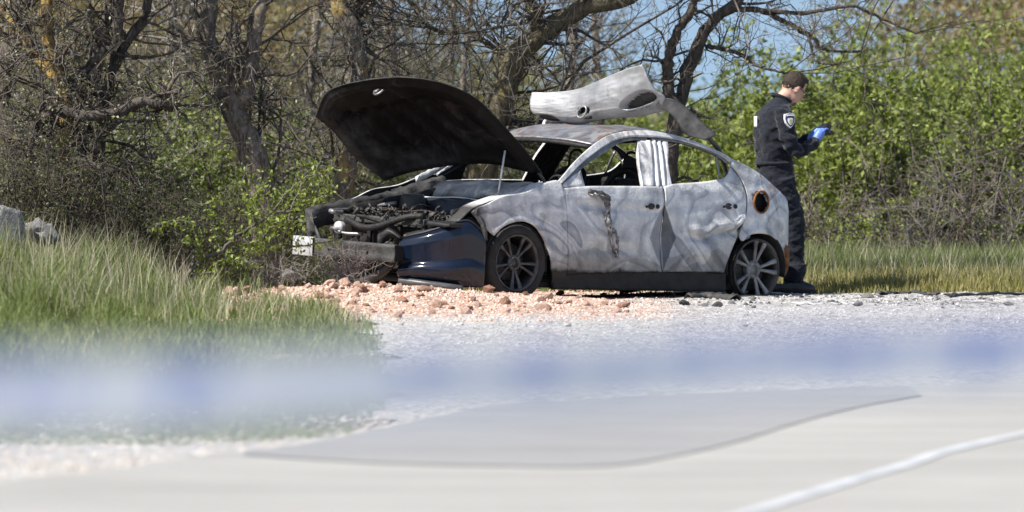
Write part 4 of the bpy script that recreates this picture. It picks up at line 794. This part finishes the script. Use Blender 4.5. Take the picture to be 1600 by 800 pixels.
tree('straight dark trunk rising from scrub behind the broken limb', 52.6, [([(165, 460), (162, 320), (152, 230), (156, 180), (150, 120), (160, 60), (175, 0), (190, -110)], 15, 8)], 24, .8, BARKD, 900, seed=41)
tree('stout grey tree forking low beside the leafy sapling', 51.5, [([(415, 460), (412, 330), (404, 285), (393, 240), (378, 200), (362, 165), (345, 120), (330, 80), (320, 40), (325, 0), (330, -100)], 25, 13), ([(372, 178), (388, 130), (393, 80), (402, 30), (412, -10), (430, -120)], 15, 10)], 26, .9, BARK, 1300, seed=5)
tree('upright tree with pale lichen-spotted trunk behind the raised bonnet', 52.4, [([(535, 460), (538, 300), (548, 230), (560, 150), (562, 90), (556, 55), (538, 25), (528, -5), (530, -120)], 18, 12), ([(560, 100), (552, 60), (560, 20), (575, -30)], 9, 7)], 34, .9, bark_mat('pale_bark', (.05, .042, .035), (.24, .21, .175), (.42, .24, .05), .8, .50), 1000, seed=6)
tree('big tree with thick curving trunk leaning right over the car', 52.6, [([(745, 460), (752, 300), (765, 215), (780, 165), (797, 115), (818, 78), (850, 50), (885, 27), (920, 8), (985, -8), (1050, -60)], 30, 11), ([(838, 60), (834, 20), (822, -20), (815, -100)], 9, 7), ([(797, 105), (762, 66), (722, 50), (690, 50), (660, 35)], 5, 2.5), ([(782, 180), (800, 198), (832, 200)], 10, 6)], 30, .9, bark_mat('olive_bark', (.035, .030, .020), (.15, .13, .085), (.30, .25, .05), .55), 700, seed=7)
tree('slim forked tree with long bare branches reaching right above the person', 53, [([(1040, 460), (1045, 300), (1052, 215), (1062, 165), (1075, 115), (1090, 72), (1112, 35), (1150, 5), (1175, -30)], 16, 8), ([(1058, 175), (1043, 135), (1046, 85), (1058, 50), (1078, 18), (1095, -15)], 10, 6), ([(1140, 14), (1190, 17), (1235, 38), (1268, 58), (1290, 78), (1345, 80)], 5, 2), ([(1104, 72), (1150, 82), (1185, 103), (1228, 115)], 4, 1.6), ([(1190, 17), (1260, 20), (1330, 10), (1380, 30), (1430, 52)], 4, 1.6), ([(1235, 38), (1262, 55), (1275, 95), (1310, 100)], 3, 1.5)], 14, .55, BARKD, 350, seed=8)
BL = ['thin bare tree between the broken limb stub and the stout forked tree', 'slim pale tree set back beside the stout forked tree', 'thin bare tree between the stout forked tree and the lichen-spotted one', 'thin bare tree right behind the raised bonnet, set well back', 'thin pale-stemmed tree seen below the bonnet through the cabin', 'thin bare tree crossing the pale-stemmed one beyond the cabin', 'thin bare tree beyond the fork of the big curving trunk', 'thin bare tree rising behind the boot lid', 'bare tree behind the gnarled trunk at the boulders', 'distant thin tree beside the lichen-spotted trunk and bonnet']
for j, (x, Y, lean, r) in enumerate([(252, 60, 12, 10), (300, 66, -15, 9), (470, 61, 18, 9), (625, 62, -10, 8), (700, 64, 6, 7), (712, 61, 14, 6), (880, 66, 14, 8), (945, 68, -12, 7), (-20, 58, 25, 12), (590, 68, 10, 8)]):
    tree(BL[j], Y, [([(x, 420), (x+lean*.3, 300), (x+lean*.6, 180), (x+lean, 90), (x+lean*1.6, 0), (x+lean*2, -90)], r, r*.6)], 34, 1.0, BARK, 500, LEAFO, seed=20+j, twig=TWIG if j % 3 else TWIGG, name='bare_tree', group='thin trees in the thicket')

def bush(name, label, group, loc, rx, ry, h, nst, lmat, nleaf, lsize, tmat, seed, lev=2, kids=4, jit=.03, cat='bush', L0=.5):
    R = np.random.default_rng(500+seed); root = empty(name, tuple(loc)); out = []
    for i in range(nst):
        a = R.uniform(0, 2*math.pi); q = R.random()**.5; tgt = np.array([rx*q*math.cos(a), ry*q*math.sin(a), h*R.uniform(.55, 1.)*math.sqrt(max(.1, 1-.55*q*q))]); st = np.array([.25*tgt[0]+R.normal(0, .04), .25*tgt[1]+R.normal(0, .04), -.05])
        mid = (st+tgt)/2+R.normal(0, .08, 3)*h; P = rs([st, mid, tgt], 6); r = R.uniform(.008, .018)*min(1.6, h)
        out.append((P, np.linspace(r, r*.4, 6), 3))
        for c in range(kids+2):
            t = int(R.integers(1, 6)); branch(P[t], nrm_(nrm_(P[t]-P[t-1])*.5+R.normal(0, .7, 3)), h*L0*R.uniform(.4, 1.), r*.5, lev-1, out, R, .35, .05, kids, 1.)
    tag(link('stems', np_mesh('stems', *tube_arrays([(P, r) for P, r, l in out], 3)), tmat, root), kind='stuff')
    if nleaf: V, F = leaf_arrays(pts_on(out, nleaf, R, (0, 1), jit), lsize, R); tag(link('leaves', np_mesh('leaves', V, F), lmat, root, False), kind='stuff')
    return tag(root, label, cat, group)
def place(px, Y):
    x = (px-800)/FPX*Y; return (x, Y, float(gz(x, Y)))
def hgt(py, Y): return CAMH+(175-py)/FPX*Y
# the green hedge beyond the person
HL = {1070: 'green bush behind the trunk of the slim forked tree', 1130: 'green bush between the slim forked tree and the person, set further back', 1200: 'green bush directly behind the back of the person in coverall', 1275: 'green bush behind the gloved hands of the person', 1010: 'green bush seen behind the car roof below the boot lid', 930: 'green bush showing through the windscreen opening of the car', 1640: 'green bush at the outer end of the hedge row'}
for j, (px, Y, top, rx, nl) in enumerate([(1070, 61, 195, .75, 5000), (1130, 64, 140, .85, 6500), (1200, 61, 128, .8, 6500), (1275, 63, 100, .85, 7000), (1345, 60, 92, .8, 7000), (1420, 63, 78, .9, 7500), (1490, 60, 70, .85, 6500), (1565, 63, 60, .9, 6500), (1640, 61, 80, .9, 5500), (1010, 65, 190, .9, 4500), (930, 67, 190, .9, 3500), (1390, 69, 60, 1.1, 6000), (1250, 70, 110, 1.1, 5000), (1530, 70, 50, 1.1, 5000)]):
    bush('leafy_bush', HL.get(px, 'dense bush of fresh green leaves in the hedge beyond the person'), 'green hedge bushes', place(px, Y), rx, .7, hgt(top, Y)*1.02, 12, LEAF, nl, .072, TWIG, j)
# bare grey scrub in front of it
for j, (px, Y, top, rx) in enumerate([(1290, 58, 235, .45), (1350, 57.5, 250, .5), (1405, 58.4, 205, .55), (1465, 57.6, 215, .5), (1515, 58.2, 190, .5), (1575, 57.6, 205, .55), (1640, 58, 190, .6), (1440, 59.2, 180, .5), (1550, 59.5, 165, .5), (1240, 58.5, 265, .4)]):
    bush('bare_scrub', 'sparse-leaved grey twiggy scrub at the back of the grass strip', 'grey scrub along the grass', place(px, Y), rx, .35, hgt(top+22, Y), 7, LEAF, 420, .035, noisy('ash_twig%d' % j, (.09, .08, .075), (.22, .20, .185), 3, .9, 0, 0, spec=.15) if j % 2 else noisy('brown_twig%d' % j, (.11, .085, .075), (.25, .21, .19), 3, .9, 0, 0, spec=.15), 40+j, 2, 5)
# undergrowth on the left
for j, (px, Y, top, rx, m, nl, ls) in enumerate([(215, 57, 165, .6, LEAFD, 3600, .055), (280, 59, 130, .7, LEAF, 4200, .055), (335, 57.5, 175, .55, LEAF, 3200, .055), (60, 58, 150, .8, LEAFD, 3600, .05), (140, 60, 110, .8, LEAFD, 3800, .05), (455, 58, 170, .6, LEAFD, 3000, .05), (500, 60, 120, .7, LEAFO, 3000, .05), (610, 61, 150, .8, LEAFD, 3400, .05), (680, 63, 130, .8, LEAF, 3000, .05), (760, 62, 160, .7, LEAFD, 2800, .05), (850, 62, 165, .7, LEAFD, 3000, .05), (-10, 56, 120, .7, LEAFO, 3000, .045), (400, 62, 80, .9, LEAFO, 3400, .05), (560, 64, 70, 1., LEAFO, 3400, .05), (320, 64, 50, 1., LEAFB, 3600, .05), (200, 65, 20, 1.1, LEAFO, 4000, .05), (80, 64, 10, 1.1, LEAFB, 3600, .05), (480, 66, 20, 1.1, LEAFB, 3600, .055)]):
    lab = {LEAFD: 'deep green undergrowth bush between the tree trunks', LEAF: 'bright green leafy bush between the tree trunks', LEAFO: 'olive-grey half-leafed bush behind the tree trunks', LEAFB: 'brown-leafed bush high behind the tree trunks'}[m]
    bush('undergrowth_bush', lab, 'undergrowth behind the trees', place(px, Y), rx, .6, hgt(top, Y), 12, m, nl, ls, TWIGG if j % 3 == 0 else TWIG, 70+j)
for j, (px, Y, top, rx) in enumerate([(45, 49.5, 270, .5), (110, 49.8, 290, .5), (170, 49.4, 285, .5), (235, 49.8, 300, .45), (290, 49.6, 320, .4), (0, 50, 260, .5), (350, 50.2, 310, .4), (130, 51, 250, .6), (460, 50.5, 350, .4), (250, 51.2, 275, .5)]):
    bush('dark_scrub', 'low dark thorny scrub at the foot of the trees', 'dark scrub under the trees', place(px, Y), rx, .4, hgt(top, Y)+.05, 15, EVERG if j % 3 else LEAFD, 2200, .026, BARKD, 120+j, 2, 5)
# far wood: one mass
def far_mass(name, label, mat, prof, x0, x1, Y0, Y1, n, size, bot=330, seed=0, fill=.5):
    R = np.random.default_rng(seed); nc = 260; cx = R.uniform(x0, x1, nc); cY = R.uniform(Y0, Y1, nc); tp = np.interp(cx, *prof); cy = bot+(tp-bot)*R.random(nc)**fill
    cc = np.array([at(a, b, c) for a, b, c in zip(cx, cy, cY)]); i = R.integers(0, nc, n); P = cc[i]+R.normal(0, 1, (n, 3))*np.array([.75, .75, .5]); V, F = leaf_arrays(P, size, R)
    tag(link(name, np_mesh(name, V, F), mat, None, False), label, 'woodland', kind='stuff')
far_mass('far_woodland', 'distant olive woodland closing off the view behind the trees', LEAFO, ([-100, 450, 540, 640, 800, 1000, 1100], [-60, -40, 30, 90, 130, 190, 200]), -150, 1000, 80, 110, 26000, .13, seed=1)
far_mass('far_thicket', 'distant brown thicket high behind the left trees', LEAFB, ([-100, 450, 560], [-80, -60, 20]), -150, 520, 74, 90, 14000, .12, 220, seed=2)
far_mass('far_green', 'distant green woodland low behind the car and hedge', LEAFD, ([-100, 600, 1000, 1250, 1380, 1700], [60, 130, 215, 190, 80, 20]), -150, 1750, 85, 120, 30000, .14, seed=3)
far_mass('far_brown_crown', 'distant rust-brown tree crowns above the right end of the hedge', LEAFB, ([1380, 1450, 1520, 1700], [70, 0, -60, -90]), 1400, 1750, 76, 90, 12000, .10, 110, seed=4)
# grass
def blades(name, label, P, hgt_, mat, R, wid=.006, lean=.35):
    n = len(P); a = R.uniform(0, 2*math.pi, n); h = hgt_*R.uniform(.5, 1.25, n); s = np.stack([np.cos(a), np.sin(a), 0*a], 1)*(wid*R.uniform(.6, 1.4, n))[:, None]
    b = R.uniform(0, 2*math.pi, n); l = np.stack([np.cos(b), np.sin(b), 0*b], 1)*(h*lean*R.uniform(.2, 1.3, n))[:, None]; up_ = np.stack([0*h, 0*h, h], 1)
    V = np.stack([P-s, P+s, P+s*.7+up_*.55+l*.35, P-s*.7+up_*.55+l*.35, P+up_*.97+l], 1).reshape(-1, 3); i = np.arange(n)*5
    return tag(link(name, np_mesh(name, V, np.stack([i, i+1, i+2, i+3], 1), np.stack([i+3, i+2, i+4], 1)), mat, None, False), label, 'grass', kind='stuff')
def scatter(n, f_lo, f_hi, y0, y1, R, clump=.0):
    y = R.uniform(y0, y1, n); lo, hi = f_lo(y), f_hi(y); x = lo+(hi-lo)*R.random(n)
    if clump: m = np.array([mnoise.noise(Vector((a*1.7, b*1.2, 3.))) for a, b in zip(x, y)])+R.normal(0, .25, n) > -clump; x, y = x[m], y[m]
    return np.stack([x, y, gz(x, y)], 1)
LB = lambda y: np.interp(y, [26.4, 27, 30, 37, 42.8, 45.5, 47, 49.0, 50], [-1.3, -.75, -.62, -.80, -1.05, -1.75, -2.3, -2.9, -2.9])
R = np.random.default_rng(11)
P = scatter(64000, lambda y: -.098*y, lambda y: LB(y)-R.exponential(.12, len(y)), 33, 50.5, R, .15); hh = np.interp(P[:, 1], [33, 38, 43, 47, 51], [.09, .19, .26, .30, .26])
hh *= np.interp(P[:, 0]/P[:, 1]*FPX+800, [0, 180, 280, 420], [1, .9, .5, .42])*np.clip(1+1.3*np.array([mnoise.noise(Vector((a*3.1, b*1.3, 7.))) for a, b in P[:, :2]]), .3, 2.0); blades('tall_grass', 'tall green roadside grass left of the gravel', P, hh, GRASS, R, .005, .55)
P = scatter(26000, lambda y: -.098*y, lambda y: LB(y)-R.exponential(.1, len(y)), 26.3, 34, R, .2); blades('short_grass', 'short thin grass on the verge beside the asphalt', P, np.interp(P[:, 1], [26, 28, 34], [.03, .06, .11]), GRASS, R, .005)
P = scatter(3000, lambda y: -.098*y, lambda y: LB(y)-.1, 40, 50.5, R, .2); blades('dry_stalks', 'long dry straw stalks among the roadside grass', P, np.interp(P[:, 0]/P[:, 1]*FPX+800, [0, 200, 320, 500], [.55, .5, .3, .2]), STRAW, R, .0035, .4)
P = scatter(52000, lambda y: 1.6+0*y, lambda y: .098*y+.3, 51.45, 58.5, R, .5); hh = np.interp(P[:, 1], [51.4, 52, 54, 58], [.05, .16, .24, .32]); fr_ = P[:, 1] < 53.0+R.normal(0, .6, len(P))
blades('meadow_grass', 'green meadow grass strip behind the person', P[~fr_], hh[~fr_], GRASS, R, .006); blades('dry_meadow_grass', 'yellowed grass along the gravel edge behind the person', P[fr_], hh[fr_]*1.1, GRASSY, R, .006)
P = scatter(1500, lambda y: 2.3+0*y, lambda y: .098*y+.3, 51.8, 57, R); blades('meadow_stalks', 'pale dry stalks standing in the meadow strip', P, np.full(len(P), .42), STRAW, R, .0035, .45)
P = scatter(26000, lambda y: -4.8+0*y, lambda y: 1.7+0*y, 51.6, 57, R, .3); blades('shaded_grass', 'thin grass under the trees behind the car', P, np.full(len(P), .2), GRASS, R, .006)
# leafy sapling in front of the car's far corner
def sapling(label, Y, stems, r, nleaf, lsize, seed, mat=LEAF, name='sapling', twigs=0, tw=TWIG):
    R = np.random.default_rng(seed); b = at(*stems[0][0], Y); b[2] = gz(b[0], b[1]); root = empty(name, tuple(b)); L = []
    for i, p in enumerate(stems):
        P, rr = pxlimb(p, Y, r if i == 0 else r*.6, r*.25, 30, dy=R.uniform(-.25, .25) if i else 0); L.append((P-b, rr, 0))
    extra = []
    for P, rr, _ in L:
        for c in range(twigs): i = int(R.integers(6, 30)); branch(P[i], nrm_(R.normal(0, .7, 3)+np.array([0, 0, .2])), R.uniform(.08, .25), .003, 1, extra, R, .3, .05, 3)
    link('stem', np_mesh('stem', *tube_arrays([(P, r_) for P, r_, _ in L]+[(P, r_) for P, r_, _ in extra], 5)), tw, root)
    if nleaf:
        A = []
        for P, rr, _ in L[0:]: t = R.uniform(7, 29, nleaf); k0 = t.astype(int); A.append(P[k0]+R.normal(0, .028, (nleaf, 3))+np.array([0, 0, -.01]))
        if extra: A.append(pts_on(extra, nleaf*3, R, (0, 1), .012))
        V, F = leaf_arrays(np.concatenate(A), lsize, R, .5, .2, .6); tag(link('leaves', np_mesh('leaves', V, F), mat, root, False), kind='stuff')
    return tag(root, label, 'sapling')
sapling('green-leaved sapling arching towards the bare bright crash beam', 46.4, [[(275, 480), (285, 445), (300, 420), (320, 402), (345, 392), (375, 365), (400, 352), (425, 330), (450, 300), (475, 278), (500, 272)], [(320, 402), (360, 395), (400, 388), (440, 383), (465, 385), (500, 380), (532, 374)], [(300, 420), (310, 380), (300, 350), (270, 345), (248, 352)], [(345, 392), (335, 350), (330, 320), (345, 300)], [(400, 352), (395, 320), (410, 292)], [(430, 330), (460, 330), (485, 300), (520, 265)], [(375, 365), (400, 385), (430, 350), (465, 345)], [(290, 430), (330, 425), (350, 405), (380, 410)]], 4, 150, .042, 31, twigs=5)
sapling('leafy shoot growing behind the sapling at the stout tree', 49.6, [[(440, 450), (445, 380), (455, 330), (470, 290), (490, 262), (530, 262)], [(445, 380), (425, 340), (430, 300)], [(455, 330), (500, 310), (520, 290)], [(440, 400), (400, 330), (380, 280), (390, 255)]], 3, 130, .042, 32, twigs=4)
sapling('dry grey thorny twigs in front of the torn bumper', 46.7, [[(540, 458), (535, 430), (520, 405), (515, 385)], [(535, 440), (550, 415), (556, 395)], [(538, 445), (515, 425), (498, 410)], [(540, 450), (530, 415), (537, 390)], [(540, 450), (560, 430), (572, 420)]], 2, 0, .02, 33, name='dry_twigs', twigs=16, tw=noisy('thorn', (.10, .08, .075), (.24, .20, .18), 3, .9, 0, 0))
sapling('bare upright stalks beside the rubble and the bright beam', 46.8, [[(478, 452), (480, 420), (484, 395)], [(460, 455), (458, 420), (455, 398)], [(440, 455), (437, 420), (444, 385)], [(420, 456), (416, 430), (404, 405)], [(500, 455), (503, 430), (498, 410)]], 2, 0, .03, 34, name='stalk_clump', twigs=6, tw=TWIGG)
# ------------------------------------------------------------------ stones, debris, tape
def stone_mesh(name, seed, flat=.7, sub=2, rough=.28):
    bm = bmesh.new(); bmesh.ops.create_icosphere(bm, subdivisions=sub, radius=1.); R = np.random.default_rng(seed); o = R.uniform(0, 50, 3)
    for v in bm.verts:
        c = v.co; d = 1+rough*mnoise.noise(c*1.1+Vector(o))+rough*.6*mnoise.noise(c*2.6+Vector(o)); 
        for nrm in range(4):
            pl = Vector(np.random.default_rng(seed*9+nrm).normal(size=3)).normalized(); h = c.dot(pl)*d
            if h > .55: d *= .55/h if h > 0 else 1
        v.co = Vector((c.x*d, c.y*d*.85, c.z*d*flat))
    me = bpy.data.meshes.new(name); bm.to_mesh(me); bm.free(); return me
def stone_mat(name, a, b, rand=True):
    k = NT(name); oi = k.n('ObjectInfo'); f = k.math('ADD', k.math('MULTIPLY', oi.outputs['Random'], .7), k.math('MULTIPLY', k.noise(6, 5), .3)); k.col(k.ramp(f, [(.15, a), (.5, b), (.85, tuple(min(.72, v*1.2+.04) for v in b))])); k.rough(.92, 0, .2); k.bump(k.noise(9, 5, .65), .6, .1); return k.m
PINK = stone_mat('pink_limestone', (.33, .18, .12), (.48, .33, .26)); GREYST = stone_mat('white_limestone', (.36, .345, .32), (.55, .53, .50)); ASHST = stone_mat('scorched_clod', (.05, .05, .05), (.16, .155, .15))
protos = [stone_mesh('stone', s, .55+.06*s, 1 if s % 2 else 2, .5) for s in range(9)]
for m in protos: m.materials.append(PINK)
R = np.random.default_rng(21)
YG = np.arange(24, 53, .02)
def hit(px, py):
    "where the line of sight through a photo point meets the uneven ground"
    d = ray(px, py); t = YG/d[1]; x = d[0]*t; z = CAMH+d[2]*t; m = z < gz(x, YG); i = int(np.argmax(m)) if m.any() else len(YG)-60; return x[i], YG[i]
def stones(n, pxr, pyr, smin, smax, label, group, mesh_list, power=2.2):
    for i in range(n):
        px, py = R.uniform(*pxr), pyr[0]+(pyr[1]-pyr[0])*R.random()**1.4; g = hit(px, py)
        s = smin+(smax-smin)*R.random()**power*(1.25 if R.random() < .08 else 1); o = bpy.data.objects.new('stone', mesh_list[int(R.integers(len(mesh_list)))]); COL.objects.link(o)
        o.location = (g[0], g[1], float(gz(g[0], g[1]))+.012+s*.22); o.scale = (s*.5, s*.5, s*.5); o.rotation_euler = (R.uniform(-.3, .3), R.uniform(-.3, .3), R.uniform(0, 6.3)); tag(o, label, 'stone', group)
stones(230, (345, 985), (447, 500), .035, .13, 'pink angular limestone lump in the rubble before the car', 'pink rubble stones', protos)
prG = [m.copy() for m in protos[:4]]
for m in prG: m.materials[0] = GREYST
stones(46, (360, 1250), (462, 520), .025, .07, 'small pale limestone lump lying on the gravel lot', 'pale loose stones', prG)
prA = [m.copy() for m in protos[:3]]
for m in prA: m.materials[0] = ASHST
stones(44, (1040, 1590), (458, 486), .03, .10, 'blackened lump of fire debris by the rear wheel', 'burnt lumps on the gravel', prA, 1.6)
def gravel(name, label, n, pxr, pyr, s0, s1, mat, R):
    px = R.uniform(*pxr, n); py = pyr[0]+(pyr[1]-pyr[0])*R.random(n)**1.3; g = np.array([hit(a, b) for a, b in zip(px, py)]); z = gz(g[:, 0], g[:, 1])+.014
    O = np.array([(1, 0, 0), (-1, 0, 0), (0, 1, 0), (0, -1, 0), (0, 0, .8), (0, 0, -.8)], float); Fo = np.array([(0, 2, 4), (2, 1, 4), (1, 3, 4), (3, 0, 4), (2, 0, 5), (1, 2, 5), (3, 1, 5), (0, 3, 5)])
    s = (s0+(s1-s0)*R.random(n)**2)[:, None, None]; V = np.stack([g[:, 0], g[:, 1], z], 1)[:, None]+O[None]*s*R.uniform(.5, 1.2, (n, 6, 3)); A = R.uniform(0, 6.3, n)
    F = (np.arange(n)[:, None, None]*6+Fo[None]).reshape(-1, 3); tag(link(name, np_mesh(name, V.reshape(-1, 3), F), mat, None, False), label, 'gravel', kind='stuff')
def isl_mat(name, stops):
    k = NT(name); g = k.n('NewGeometry'); k.col(k.ramp(g.outputs['Random Per Island'], stops)); k.rough(.95, 0, .2); return k.m
gravel('pink_gravel', 'pink crushed limestone gravel in front of the car', 9000, (330, 1050), (446, 505), .008, .026, isl_mat('pink_chips', [(0, (.40, .22, .15)), (.5, (.55, .38, .30)), (1, (.62, .54, .48))]), R)
gravel('pale_gravel', 'pale crushed limestone gravel across the lot', 9000, (560, 1640), (462, 560), .005, .016, isl_mat('pale_chips', [(0, (.36, .34, .32)), (.5, (.52, .50, .47)), (1, (.62, .61, .59))]), R)
gravel('ash_litter', 'black and grey fire litter around the rear wheel', 1500, (960, 1560), (458, 482), .006, .03, isl_mat('ash_chips', [(0, (.03, .03, .03)), (.6, (.14, .14, .14)), (1, (.5, .5, .49))]), R)
gravel('verge_gravel', 'loose gravel spilled on the verge by the asphalt', 5000, (-40, 720), (640, 750), .006, .022, isl_mat('verge_chips', [(0, (.36, .30, .26)), (.5, (.50, .44, .38)), (1, (.60, .57, .53))]), R)
BO = noisy('boulder_stone', (.24, .235, .225), (.62, .61, .58), 9, .95, 0, 1., 18, .08, .2)
for nm_, px, py, Y, s, sd, lab in (('boulder', -14, 352, 46.6, (.26, .26, .33), 3, 'tall white limestone boulder half sunk in the grass'), ('boulder', 62, 366, 46.9, (.15, .15, .13), 4, 'low rounded pale boulder beside the taller one'), ('boulder', 455, 430, 47.6, (.08, .08, .07), 5, 'small round stone by the bare stalks under the crash beam')):
    p = at(px, py, Y); o = link(nm_, stone_mesh(nm_, 40+sd, .9, 4, .5), BO, None); o.location = tuple(p); o.scale = s; tag(o, lab, 'boulder')
# burnt strips on the gravel
def strip(name, label, pts, w_, mat, h_=.012, cat='debris'):
    P = rs(np.array([ground(a, b, -.04) for a, b in pts]), 24); P[:, 2] = gz(P[:, 0], P[:, 1])+.03+.006*rng.normal(size=24); d = np.gradient(P, axis=0); d /= np.linalg.norm(d, axis=1, keepdims=True); s = np.cross(d, (0, 0, 1))*w_
    G = np.array([P-s, P-s*.4+np.array([0, 0, h_]), P+s*.4+np.array([0, 0, h_*.7]), P+s]); o = panel(name, G+.004*rng.normal(size=G.shape), 4, 24, mat, None, .008, want=(0, 0, 1)); return tag(o, label, cat)
strip('trim_strip', 'long blackened trim strip lying along the grass edge', [(1478, 465), (1520, 464), (1600, 461), (1680, 459)], .035, SOOT)
strip('trim_strip', 'bent dark trim strip lying on gravel beyond the boots', [(1370, 463), (1410, 461), (1465, 464)], .03, CHAR)
strip('metal_rod', 'thin pale metal strip on the gravel behind the rear wheel', [(1235, 476), (1280, 480), (1335, 487)], .012, PALE)
strip('melted_trim', 'crumpled melted trim lying against the rear wheel', [(1075, 469), (1110, 468), (1150, 471)], .05, CHAR, .04)
# police tape across the foreground, tied to two steel stakes outside the view
def tape_mat(name, c):
    k = NT(name); k.col(k.ramp(k.noise(9, 3), [(.3, tuple(v*.94 for v in c)), (.7, c)])); k.rough(.35, 0, .5); t = k.n('BsdfTranslucent'); t.inputs[0].default_value = (*c, 1); ms = k.n('MixShader'); ms.inputs[0].default_value = .4
    k.l(k.b.outputs[0], ms.inputs[1]); k.l(t.outputs[0], ms.inputs[2]); k.l(ms.outputs[0], k.t.nodes['Material Output'].inputs[0]); return k.m
TW, TB = tape_mat('tape_white', (.84, .86, .89)), tape_mat('tape_blue', (.36, .43, .72))
n = 900; pxs = np.linspace(-3600, 4700, n); pyc = np.interp(pxs, [-3600, 0, 300, 680, 1000, 1300, 1600, 4700], [700, 622, 614, 596, 578, 563, 553, 520]); dep = np.interp(pxs, [-3600, 0, 1600, 4700], [3.9, 4.9, 6.1, 8.2])
Cc_ = np.array([at(a, b, c) for a, b, c in zip(pxs, pyc, dep)]); m_ = 15; ang = .25*np.sin(pxs/900.)+.12
G = np.array([Cc_+np.stack([0*pxs, np.sin(ang)*v, np.cos(ang)*v], 1)*.037+np.array([0, .003*math.sin(v*3), 0]) for v in np.linspace(-1, 1, m_)])
me = np_mesh('police_tape', G.reshape(-1, 3), grid_faces(m_, n)); tape = link('police_tape', me, [TW, TB])
mi = np.zeros((m_-1, n-1), np.int32); pc_ = (pxs[1:]+pxs[:-1])/2; vv_ = (np.linspace(-1, 1, m_)[1:]+np.linspace(-1, 1, m_)[:-1])/2
def mark(x0, x1, v0, v1): mi[np.ix_((vv_ > v0) & (vv_ < v1), (pc_ > x0) & (pc_ < x1))] = 1
rep = 1250
for kx in range(-3, 4):   # print repeats along the tape: blocks of big letters
    o_ = kx*rep
    for a, b, c, d_ in ((20, 55, -.1, .75), (70, 120, -.1, .6), (255, 290, -.75, .8), (290, 345, .0, .8), (630, 665, -.2, .9), (665, 720, .4, .9), (800, 880, -.1, .85), (950, 985, -.1, .85), (1040, 1125, .1, .95), (1190, 1260, .45, .95)): mark(a+o_, b+o_, c, d_)
for a, b in ((1150, 1235), (1255, 1330), (1345, 1420), (1440, 1530), (1550, 1640)): mark(a, b, .25, .95)
me.polygons.foreach_set('material_index', mi.ravel()); me.update(); tag(tape, 'blurred white police tape with blue print stretched across the road', 'tape')
for px, Y, lab in ((-3600, 3.9, 'steel stake holding the low end of the police tape'), (4700, 8.2, 'steel stake holding the far end of the police tape')):
    c = at(px, 700 if px < 0 else 520, Y); st = empty('tape_stake', (c[0], c[1], .036)); link('pole', tube_mesh('pole', [(np.array([(0, 0, 0), (0, 0, c[2]+.15)]), .012)], 8), STEEL, st); link('foot', tube_mesh('foot', [(np.array([(0, 0, 0), (0, 0, .02)]), .12)], 20), STEEL, st); tag(st, lab, 'stake')
